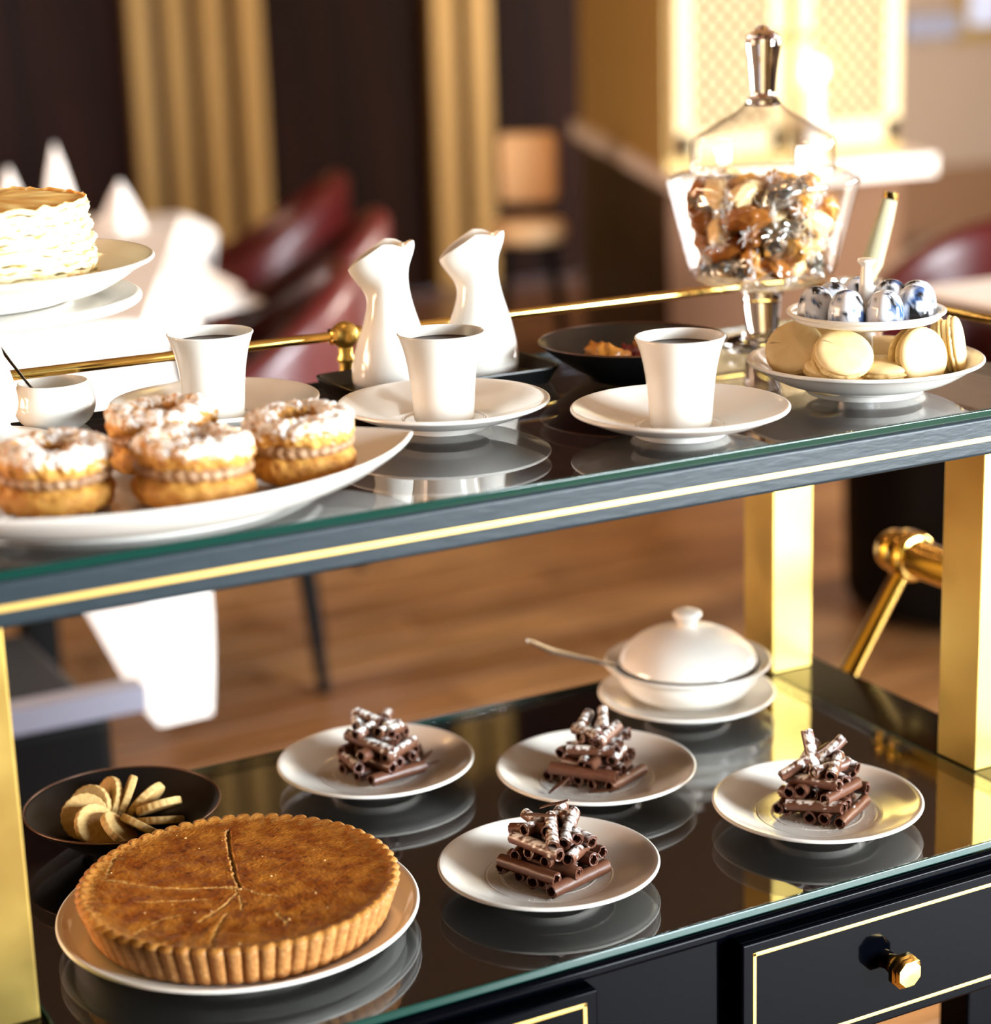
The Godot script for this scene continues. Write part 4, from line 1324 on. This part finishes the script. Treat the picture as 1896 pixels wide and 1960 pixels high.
func make_desserts() -> void:
	var pp := plate_profile(0.0835, 0.036, 0.0185, 0.052)
	var plate := lathe_mesh(pp, 128)
	var ring := MB.new()
	for rr in [0.036, 0.0475]:
		ring.lathe([V(rr - 0.0016, 0.0060), V(rr - 0.0008, 0.00665), V(rr, 0.0068), V(rr + 0.0008, 0.00665), V(rr + 0.0016, 0.0060)], 96, Vector3.ZERO, 80.0)
	var ringm := ring.mesh()
	var rolls := []
	for k in 8:
		rolls.append(scroll_mesh([0.056, 0.052, 0.060, 0.048, 0.055, 0.046, 0.052, 0.038][k], [0.0058, 0.0054, 0.0060, 0.0052, 0.0058, 0.0054, 0.0056, 0.0052][k], [1.55, 1.35, 1.7, 1.45, 1.6, 1.3, 1.5, 1.7][k], [-0.18, -0.02, -0.25, 0.05, 0.45, 0.58, 0.40, 0.62][k], 300 + k))
	var info := [
		[Vector3(0.6935, LO_Y, -1.2535), "on the plate beside the tart", 0.0, 11],
		[Vector3(0.8202, LO_Y, -1.3965), "on the plate in front of the tureen", 0.12, 12],
		[Vector3(0.6692, LO_Y, -1.5083), "on the plate at the back edge of the lower shelf", 0.3, 13],
		[Vector3(0.9320, LO_Y, -1.2405), "on the plate near the brass corner post", 0.05, 14]]
	for k in 4:
		var p := thing("dessert_plate", "ringed white dessert plate " + ["beside the tart", "in front of the tureen", "at the back edge of the lower shelf", "near the brass corner post"][k], "plate", info[k][0], k * 0.7, "dessert plates on the lower shelf")
		part("dish", plate, M.stoneware_plate, p)
		part("turned_ring", ringm, M.stoneware_plate, p)
		rng.seed = info[k][3] * 101
		var d := thing("chocolate_dessert", ["square stack of chocolate scrolls topped with shards, beside the tart", "tapering pile of sugared chocolate scrolls in front of the tureen", "pile of white-sugared chocolate scrolls at the shelf's back edge", "chocolate scroll stack with upright scrolls on top, near the brass post"][k], "dessert", info[k][0] + Vector3([0.0, -0.002, 0.002, 0.002][k], 0.0076, [0.006, 0.003, 0.004, 0.002][k]), 0.0, "chocolate desserts on the lower shelf")
		var heading: float = [deg_to_rad(20.0), deg_to_rad(32.0), deg_to_rad(12.0), deg_to_rad(26.0)][k]
		var layers := 5
		var dust: float = info[k][2]
		for ly in layers:
			var shrink: float = [1.0, 0.98, 0.95, 0.86, 0.74][ly]
			var cross_way := ly % 2 == 1
			var cnt: int = [5, 5, 4, 4, 3][ly]
			for q in cnt:
				var off := (float(q) - (cnt - 1) * 0.5) * 0.0136 * lerpf(1.0, shrink, 0.7)
				var sugared := ly >= 3 or (rng.randf() < 0.3 + dust and ly >= 1)
				var idx := 4 + rng.randi() % 4 if sugared else rng.randi() % 4
				var o := part("chocolate_scroll", rolls[idx], M.chocolate, d)
				var a := heading + (PI / 2 if cross_way else 0.0) + rng.randf_range(-0.2, 0.2) * (1.0 + ly * 0.45)
				o.basis = Basis(Vector3.UP, a) * Basis(Vector3.BACK, rng.randf_range(-0.045, 0.045) * (1 + ly)) * Basis(Vector3.RIGHT, rng.randf_range(-0.35, 0.35)) * Basis.from_scale(Vector3(shrink * 0.98, 1, 1))
				var side := Vector3(sin(a), 0, cos(a))
				o.position = side * off + Vector3(rng.randf_range(-1, 1), 0, rng.randf_range(-1, 1)) * 0.0022 + Vector3(0, 0.0056 + ly * 0.0084 + rng.randf_range(0, 0.0008), 0)
		# crown
		var crown := []
		if k == 3:
			crown = [[-0.010, 0.058, 0.000, 0.9, 1.05, 4, 0.72], [0.012, 0.054, -0.006, -0.4, 0.55, 5, 0.7], [-0.020, 0.051, -0.002, 2.4, -0.5, 7, 0.9], [0.004, 0.050, 0.012, 0.3, 0.12, 6, 0.7], [0.018, 0.048, 0.004, 1.5, 0.2, 5, 0.6], [-0.004, 0.050, -0.014, 0.1, 0.3, 4, 0.7]]
		elif k == 0:
			crown = [[-0.006, 0.052, 0.010, 0.75, 0.18, 4, 0.72], [0.012, 0.050, 0.006, 1.0, 0.12, 6, 0.7], [-0.016, 0.050, -0.008, 1.9, -0.15, 1, 0.55], [0.012, 0.052, -0.014, 0.3, 0.2, 7, 0.7], [-0.006, 0.051, -0.016, 1.3, 0.1, 5, 0.55]]
		elif k == 1:
			crown = [[0.0, 0.052, 0.004, 0.3, 0.1, 5, 0.8], [0.010, 0.057, -0.004, 0.5, 0.28, 7, 0.75], [-0.012, 0.053, 0.006, 1.3, 0.0, 4, 0.5], [-0.004, 0.055, -0.012, 0.2, 0.1, 6, 0.6]]
		else:
			crown = [[-0.014, 0.051, 0.006, 0.2, 0.1, 5, 0.6], [0.004, 0.051, 0.008, 1.2, 0.15, 7, 0.8], [0.012, 0.052, -0.010, 0.8, -0.2, 4, 0.55], [-0.006, 0.056, -0.006, 1.9, 0.2, 5, 0.55], [-0.014, 0.053, -0.014, 1.0, 0.1, 7, 0.7]]
		for e in crown:
			var o := part("chocolate_scroll", rolls[e[5]], M.chocolate, d)
			o.basis = Basis(Vector3.UP, heading + e[3]) * Basis(Vector3.BACK, e[4]) * Basis.from_scale(Vector3(e[6], 0.95, 0.95))
			o.position = Vector3(e[0], e[1] - (0.0115 if k == 0 else 0.0085), e[2])
		# shards beside and on the pile
		var sh: Array = [[[0.038, 0.004, -0.006, 0.5, 0.1], [0.036, 0.006, -0.016, 1.0, 0.3], [-0.008, 0.0465, -0.004, -0.45, -0.12], [0.010, 0.0485, -0.012, -0.9, 0.35]], [[-0.042, 0.004, 0.012, 0.3, 0.2], [-0.014, 0.002, 0.037, -0.5, 0.05]], [[0.040, 0.003, 0.006, 0.6, 0.1], [0.043, 0.002, -0.010, 1.2, 0.2], [0.036, 0.002, 0.020, 0.2, 0.0]], [[0.0, 0.049, -0.002, 0.2, 0.2]]][k]
		for e in sh:
			var s := MB.new()
			s.tube([Vector3(-0.013, 0, 0), Vector3(-0.004, 0.0009, 0.0004), Vector3(0.005, 0.0004, -0.0003), Vector3(0.012, 0.0012, 0)], [0.0012, 0.0028, 0.0026, 0.0014], [0.0007, 0.0009, 0.0009, 0.0006], 7, true)
			s.colored = true
			for q in s.c.size():
				s.c[q] = Color(0.075, 0.028, 0.015)
			var o := part("chocolate_shard", s.mesh(), M.chocolate, d)
			o.basis = Basis(Vector3.UP, e[3]) * Basis(Vector3.BACK, e[4])
			o.position = Vector3(e[0], e[1] + 0.002, e[2])
		# icing sugar lying round the pile
		var sg := MB.new()
		for q in [170, 340, 260, 340][k]:
			var a := rng.randf() * TAU
			var rr := rng.randf_range(0.024, 0.046)
			var s := rng.randf_range(0.00018, 0.00055)
			sg.lathe([V(s, 0.0), V(s * 0.6, s * 0.6), V(0, s * 0.7)], 5, Vector3(cos(a) * rr, 0.0001, sin(a) * rr))
		part("icing_sugar", sg.mesh(), M.icing_sugar, d).set_meta("kind", "stuff")

func make_tureen() -> void:
	var c := Vector3(0.984, LO_Y, -1.509)
	single("tureen_plate", lathe_mesh(plate_profile(0.0812, 0.037, 0.0175, 0.052), 128), M.porcelain, "white plate under the lidded tureen", "plate", c)
	var b := thing("tureen", "low white tureen bowl with a wide flanged rim by the brass post", "tureen", c + Vector3(0.004, 0.0069, -0.004))
	var p := [V(0, 0.0015), V(0.034, 0.0015), V(0.035, 0), V(0.039, 0), V(0.040, 0.001)]
	p += smooth_curve([V(0.041, 0.0025), V(0.055, 0.010), V(0.0635, 0.021), V(0.066, 0.030), V(0.070, 0.0338)], 6)
	p += arc(0.0750, 0.0372, 0.0016, -70, 110, 6)
	p += smooth_curve([V(0.0735, 0.0382), V(0.0665, 0.0352), V(0.0635, 0.031), V(0.060, 0.020), V(0.048, 0.0085), V(0.035, 0.005)], 6) + [V(0, 0.0045)]
	part("bowl_body", lathe_mesh(p, 112), M.porcelain, b)
	var l := Node3D.new()
	l.name = "lid"
	b.add_child(l)
	l.position.y = 0.0358
	l.set_meta("label", "domed white lid with a small knob")
	var lp := [V(0.0590, 0.0)] + [V(0.0622, 0.0), V(0.0634, 0.0012)] + smooth_curve([V(0.0628, 0.0035), V(0.0575, 0.0125), V(0.046, 0.0225), V(0.030, 0.0300), V(0.014, 0.0335), V(0.0085, 0.0345)], 6)
	lp += smooth_curve([V(0.0082, 0.036), V(0.0105, 0.0405), V(0.0132, 0.0445), V(0.0125, 0.0475), V(0.0085, 0.0492)], 5) + [V(0, 0.0496)]
	part("dome", lathe_mesh(lp, 96), M.porcelain, l)
	part("lid_underside", lathe_mesh([V(0.0590, 0.0), V(0.056, 0.009), V(0.044, 0.0195), V(0.028, 0.0272), V(0, 0.0305)], 64), M.porcelain, l)
	# serving spoon resting between lid and flange, handle pointing out to the left
	var m := MB.new()
	var dirx := Vector3(-0.885, 0, -0.465).rotated(Vector3.UP, 0.12)
	var base := Vector3(0.0, 0.0, 0.0)
	var pts := [base, base + dirx * 0.018 + Vector3(0, 0.006, 0), base + dirx * 0.040 + Vector3(0, 0.013, 0), base + dirx * 0.060 + Vector3(0, 0.020, 0), base + dirx * 0.074 + Vector3(0, 0.0275, 0), base + dirx * 0.080 + Vector3(0, 0.0305, 0)]
	m.tube(pts, [0.0032, 0.0038, 0.0052, 0.0080, 0.0084, 0.0040], [0.0018, 0.0018, 0.0018, 0.0018, 0.0016, 0.0010], 16)
	single("serving_spoon", m.mesh(), M.steel, "steel serving spoon resting on the tureen's rim", "spoon", c + Vector3(0.004, 0.0064, -0.004) + dirx * 0.0675 + Vector3(0, 0.0365, 0))

# ---------------------------------------------------------------- background furniture
func make_background() -> void:
	# dining table with white cloth on the left, behind the trolley
	var n := Vector2(0.97, -2.96)
	var fdir := Vector2(0.517, -1.26).normalized()
	var ldir := Vector2(-0.925, -0.38).normalized()
	var ln := 1.36
	var wd := 0.9
	var tb := thing("dining_table", "rectangular dining table hidden under the long white cloth", "table")
	var corners := [n, n + fdir * ln, n + fdir * ln + ldir * wd, n + ldir * wd]
	var tp := MB.new()
	tp.prism(corners.map(func(q: Vector2) -> Vector2: return q.lerp((n + fdir * ln * 0.5 + ldir * wd * 0.5), 0.03)), 0.70, 0.74)
	part("table_top", tp.mesh(), M.dark_walnut, tb)
	for q in corners:
		var p: Vector2 = q.lerp(n + fdir * ln * 0.5 + ldir * wd * 0.5, 0.55)
		part("leg", box_mesh(Vector3(p.x - 0.03, 0, p.y - 0.03), Vector3(p.x + 0.03, 0.70, p.y + 0.03), 0.004), M.black_wood, tb)
	var cl := MB.new()
	cl.prism(corners, 0.742, 0.747)
	var per := []
	var total := 2.0 * (ln + wd)
	cl.grid(260, 12, func(u: float, w: float) -> Vector3:
		var s := u * total
		var q := Vector2.ZERO
		var out := Vector2.ZERO
		var e := 0.0
		if s < ln:
			q = n + fdir * s
			out = -ldir
			e = minf(s, ln - s)
		elif s < ln + wd:
			q = n + fdir * ln + ldir * (s - ln)
			out = fdir
			e = minf(s - ln, ln + wd - s)
		elif s < 2.0 * ln + wd:
			q = n + fdir * (2.0 * ln + wd - s) + ldir * wd
			out = ldir
			e = minf(s - ln - wd, 2.0 * ln + wd - s)
		else:
			q = n + ldir * (total - s)
			out = -fdir
			e = minf(s - 2.0 * ln - wd, total - s)
		var corner := exp(-pow(e / 0.12, 2.0))
		var drop := 0.30 + 0.33 * corner
		if s < ln:   # the chairs are pushed in along this side, where the cloth hangs short
			drop = lerpf(drop, 0.07, smoothstep(0.05, 0.19, s))
		var fold := sin(s * 26.0) * 0.022 * (1.0 - corner) * w
		var flare := 0.03 * w + 0.05 * corner * sin(w * PI * 0.8) + fold
		# the far right-hand corner is pulled out over a chair arm
		var far := exp(-pow((s - ln * 0.45) / 0.22, 2.0))
		flare += 0.13 * far * w
		var o := q + out * flare
		return Vector3(o.x, 0.747 - drop * w, o.y), true, false)
	single("tablecloth", cl.mesh(), M.linen, "long white linen tablecloth hanging in points beside the red chairs", "tablecloth")
	for k in 3:
		var e: Array = [[Vector3(1.189, 0.747, -4.11), 0.175, 0.030], [Vector3(1.050, 0.747, -3.95), 0.15, 0.034], [Vector3(1.29, 0.747, -4.02), 0.10, 0.036]][k]
		var m := MB.new()
		m.grid(40, 10, func(u: float, w: float) -> Vector3:
			var a := u * TAU
			var r: float = e[2] * (1.0 - pow(w, 1.6)) * (1.0 + 0.18 * sin(a * 5.0)) + 0.004 * (1.0 - w)
			return Vector3(cos(a) * r, w * (e[1] as float), sin(a) * r), true, false)
		m.i.reverse()
		single("folded_napkin", m.mesh(), M.linen, ["tallest cone-folded white napkin on the dining table", "cone-folded white napkin behind the layered cake", "shortest cone-folded white napkin beside the tallest one"][k], "napkin", e[0], k * 1.0, "folded napkins on the dining table")
	# red leather tub chairs beyond the table
	var tubc := func(label: String, at: Vector3, turn: float, group: String) -> Node3D:
		var t := thing("tub_chair", label, "chair", at, turn, group)
		var bk := MB.new()
		var sec := func(u: float, w: float) -> Vector3:
			var a := lerpf(-2.05, 2.05, u)
			var topy := 0.53 + 0.235 * pow(maxf(cos(a * 0.5), 0.0), 3.2)
			# w runs round the shell: outside up, over the top, inside down
			var q := w * 4.0
			var th := 0.035
			var r := 0.0
			var y := 0.0
			if q < 1.5:
				r = 0.265 + 0.02 * (q / 1.5)
				y = lerpf(0.26, topy - th, q / 1.5)
			elif q < 2.5:
				var b := (q - 1.5) * PI
				r = 0.25 + th * cos(b)
				y = topy - th + th * sin(b)
			else:
				r = 0.215
				y = lerpf(topy - th, 0.34, (q - 2.5) / 1.5)
			return Vector3(r * cos(a), y, r * sin(a) * 1.0)
		bk.grid(40, 32, sec, false, false)
		bk.i.reverse()
		for e in [0.0, 1.0]:
			var b0 := bk.v.size()
			var ce: Vector3 = (sec.call(e, 0.1) + sec.call(e, 0.9)) * 0.5
			var ci := bk.vert(ce)
			for q in 33:
				bk.vert(sec.call(e, q / 32.0))
			for q in 32:
				if e == 0.0:
					bk.tri(ci, ci + 1 + q, ci + 2 + q)
				else:
					bk.tri(ci, ci + 2 + q, ci + 1 + q)
		part("curved_back", bk.mesh(), M.red_leather, t, "curved red leather back and arms")
		part("seat", lathe_mesh([V(0, 0.30), V(0.20, 0.30), V(0.212, 0.32), V(0.213, 0.40), V(0.20, 0.43), V(0.15, 0.445), V(0, 0.45)], 40), M.red_leather, t)
		part("seat_frame", lathe_mesh([V(0, 0.245), V(0.225, 0.245), V(0.225, 0.299), V(0, 0.299)], 40), M.black_wood, t)
		for q in 4:
			var a := PI / 4 + q * PI / 2
			var lg := MB.new()
			lg.tube([Vector3(cos(a) * 0.23, 0.0, sin(a) * 0.23), Vector3(cos(a) * 0.19, 0.25, sin(a) * 0.19)], [0.013, 0.02], [0.013, 0.02], 10)
			part("leg", lg.mesh(), M.black_wood, t)
		return t
	var c1: Node3D = tubc.call("red leather tub chair beside the white tablecloth's hanging corner", Vector3(1.262, 0, -3.40), deg_to_rad(-22.0), "red tub chairs at the dining table")
	var c2: Node3D = tubc.call("red leather tub chair at the middle of the dining table's side", Vector3(1.64, 0, -4.075), deg_to_rad(-22.0), "red tub chairs at the dining table")
	var c3: Node3D = tubc.call("red leather tub chair furthest along, towards the gilded pilaster", Vector3(1.90, 0, -4.86), deg_to_rad(-22.0), "red tub chairs at the dining table")
	for q in [c1, c2, c3]:
		q.scale = Vector3(0.84, 0.98, 0.84)
	var ac: Node3D = tubc.call("red leather armchair on a black plinth, alone in front of the sideboard", Vector3(2.64, 0, -2.98), deg_to_rad(40.0), "")
	ac.scale = Vector3(0.98, 0.95, 0.98)
	part("plinth", lathe_mesh([V(0, 0.03), V(0.272, 0.03), V(0.278, 0.05), V(0.288, 0.40), V(0.288, 0.46), V(0.268, 0.46), V(0.262, 0.29), V(0.230, 0.243), V(0, 0.243)], 40), M.black_wood, ac, "black plinth")
	# dark low bench end under the table on the left
	var be := thing("black_bench", "low black bench with a pale rail, before the dining table", "bench")
	part("bench_seat", box_mesh(Vector3(0.24, 0.10, -2.84), Vector3(0.72, 0.34, -2.44), 0.02), M.black_wood, be)
	part("pale_rail", box_mesh(Vector3(0.22, 0.34, -2.46), Vector3(0.76, 0.375, -2.42), 0.004), M.grey_bar, be, "pale grey rail")
	for q in [Vector3(0.27, 0, -2.80), Vector3(0.68, 0, -2.80), Vector3(0.27, 0, -2.48), Vector3(0.68, 0, -2.48)]:
		part("leg", box_mesh(q - Vector3(0.018, 0, 0.018), q + Vector3(0.018, 0.1, 0.018), 0.003), M.black_wood, be)
	# white-topped side table at the right-hand edge
	var st := thing("side_table", "dark side table with a white cloth top behind the tiered stand", "table")
	part("table_top", box_mesh(Vector3(2.02, 0.715, -2.46), Vector3(2.9, 0.742, -1.75), 0.005), M.dark_walnut, st)
	for q in [Vector3(2.75, 0, -2.38), Vector3(2.82, 0, -1.83), Vector3(2.38, 0, -1.83)]:
		part("leg", box_mesh(q - Vector3(0.02, 0, 0.02), q + Vector3(0.02, 0.715, 0.02), 0.004), M.black_wood, st)
	part("leg", box_mesh(Vector3(2.42, 0, -2.44), Vector3(2.46, 0.715, -2.40), 0.004), M.black_wood, st)
	single("table_runner", box_mesh(Vector3(2.01, 0.7425, -2.47), Vector3(2.91, 0.750, -1.74), 0.003), M.linen, "white linen cloth laid over the dark side table", "tablecloth")
	# stool with tan leather back
	var so := thing("bar_stool", "tan leather stool with a padded back, before the dark wall", "stool", Vector3(2.56, 0, -4.64), deg_to_rad(-30.0))
	part("seat", lathe_mesh([V(0, 0.545), V(0.085, 0.545), V(0.096, 0.555), V(0.096, 0.585), V(0.085, 0.598), V(0, 0.602)], 32), M.tan_leather, so)
	part("backrest", box_mesh(Vector3(-0.075, 0.63, -0.125), Vector3(0.075, 0.81, -0.085), 0.03), M.tan_leather, so)
	for x in [-0.04, 0.04]:
		part("back_support", box_mesh(Vector3(x - 0.008, 0.555, -0.118), Vector3(x + 0.008, 0.65, -0.094), 0.003), M.black_wood, so)
	for q in 4:
		var a := PI / 4 + q * PI / 2
		var lg := MB.new()
		lg.tube([Vector3(cos(a) * 0.17, 0.0, sin(a) * 0.17), Vector3(cos(a) * 0.07, 0.546, sin(a) * 0.07)], [0.011, 0.014], [0.011, 0.014], 10)
		part("leg", lg.mesh(), M.black_wood, so)
	# sideboard with marble slab and gilt lattice cabinet
	var fl := Vector2(2.605, -4.065)
	var frr := Vector2(3.255, -4.035)
	var back := Vector2(0.674, -1.566) * 0.93
	var sb := thing("sideboard", "walnut sideboard with a pale marble slab and gilt lattice cabinet above", "sideboard")
	var base := MB.new()
	base.prism([fl, frr, frr + back, fl + back], 0.0, 0.715)
	part("base_cabinet", base.mesh(), M.dark_walnut, sb)
	var fp := MB.new()
	var o0 := Vector2(0.0, 0.012)
	fp.prism([fl + o0, frr + o0, frr, fl], 0.03, 0.712)
	part("front_panel", fp.mesh(), M.walnut, sb, "lighter walnut front panel")
	var sl := MB.new()
	var e1 := Vector2(0.035, 0.0)
	var e2 := Vector2(0.0, 0.10)
	sl.prism([fl - e1 + e2, frr + e1 + e2, frr + e1 + back, fl - e1 + back], 0.715, 0.76)
	part("marble_slab", sl.mesh(), M.marble, sb)
	var uc := MB.new()
	uc.prism([fl, frr, frr + back, fl + back], 0.76, 1.75)
	part("upper_cabinet", uc.mesh(), M.gilt_panel, sb)
	var dw := (frr - fl) / 2.0
	for q in 2:
		var a: Vector2 = fl + dw * q + Vector2(0.01, 0.004)
		var b: Vector2 = fl + dw * (q + 1) + Vector2(-0.01, 0.004)
		var dr := MB.new()
		var zz := a.y
		dr.rbox(Vector3(a.x, 0.79, zz), Vector3(b.x, 1.70, zz + 0.012), 0.003)
		var door := part("door", dr.mesh(), M.cream_panel, sb)
		for f in [[a.x, b.x, 0.79, 0.85], [a.x, b.x, 1.64, 1.70], [a.x, a.x + 0.045, 0.79, 1.70], [b.x - 0.045, b.x, 0.79, 1.70]]:
			part("door_frame", box_mesh(Vector3(f[0], f[2], zz + 0.012), Vector3(f[1], f[3], zz + 0.024), 0.003), M.cream_panel, door)
		var la := MB.new()
		var w := b.x - a.x - 0.09
		for s in [-1.0, 1.0]:
			for j in range(-30, 40):
				var x0 := a.x + 0.045 + j * 0.042
				# clip each diagonal bar to the door's panel
				var y0 := 0.85
				var y1 := 1.64
				var lx := a.x + 0.045
				var hx := b.x - 0.045
				var t0 := 0.0
				var t1 := y1 - y0
				if s > 0:
					t0 = maxf(t0, lx - x0)
					t1 = minf(t1, hx - x0)
				else:
					t0 = maxf(t0, x0 - hx)
					t1 = minf(t1, x0 - lx)
				if t1 - t0 < 0.02:
					continue
				la.tube([Vector3(x0 + s * t0, y0 + t0, zz + 0.014), Vector3(x0 + s * t1, y0 + t1, zz + 0.014)], [0.006, 0.006], [0.004, 0.004], 6, false)
		part("lattice", la.mesh(), M.bronze_lattice, door, "diagonal gilt lattice")
		part("knob", lathe_mesh(arc(0, 0, 0.012, -90, 90, 8), 16), M.polished_brass, door).position = Vector3(b.x - 0.022 if q == 0 else a.x + 0.022, 1.05, zz + 0.034)
	# candle lamp standing on the marble, in front of the lattice
	var ca := thing("table_lamp", "small white table lamp with a glowing bulb, on the sideboard's marble", "lamp", Vector3(2.975, 0.7605, -4.000))
	part("lamp_stem", lathe_mesh([V(0, 0), V(0.022, 0), V(0.022, 0.006), V(0.016, 0.010), V(0.016, 0.17), V(0.010, 0.18), V(0, 0.18)], 24), M.white_paint, ca)
	part("bulb", lathe_mesh([V(0.009, 0.18)] + arc(0, 0.212, 0.026, -65, 90, 10), 24), M.lamp_glow, ca, "glowing white bulb")
	var ol := OmniLight3D.new()
	ol.name = "lamp_light"
	ca.add_child(ol)
	ol.position.y = 0.212
	ol.light_energy = 0.06
	ol.light_size = 0.026
	ol.omni_range = 12
	ol.light_color = Color(1.0, 0.9, 0.75)
	ol.shadow_enabled = true
	# picture at the far right
	var pc := thing("framed_picture", "gilt-framed pale picture on the taupe wall beyond the sideboard", "picture", Vector3(6.02, 0.82, -7.12))
	part("print", box_mesh(Vector3(0.07, 0.07, 0.0), Vector3(0.75, 1.1, 0.012)), M.picture_print, pc)
	part("mount", box_mesh(Vector3(0.25, 0.07, 0.012), Vector3(0.33, 1.1, 0.014)), M.picture_mat, pc)
	for f in [[0.0, 0.07, 0.0, 1.17], [0.75, 0.82, 0.0, 1.17], [0.07, 0.75, 0.0, 0.07], [0.07, 0.75, 1.1, 1.17]]:
		part("frame", box_mesh(Vector3(f[0], f[2], 0.0), Vector3(f[1], f[3], 0.03), 0.006), M.gold_pilaster, pc)
	single("wall_shelf", box_mesh(Vector3(5.66, 0.86, -7.12), Vector3(5.95, 0.95, -6.98), 0.01), M.grey_bar, "pale blue-grey shelf box on the taupe wall beside the picture", "shelf")

func _ready() -> void:
	make_view()
	make_materials()
	make_room()
	make_trolley()
	make_background()
	make_saucers_and_cups()
	make_pitchers()
	make_sugar_bowl()
	make_cake()
	make_pastries()
	make_bowls()
	make_jar()
	make_tier_stand()
	make_tart()
	make_desserts()
	make_tureen()
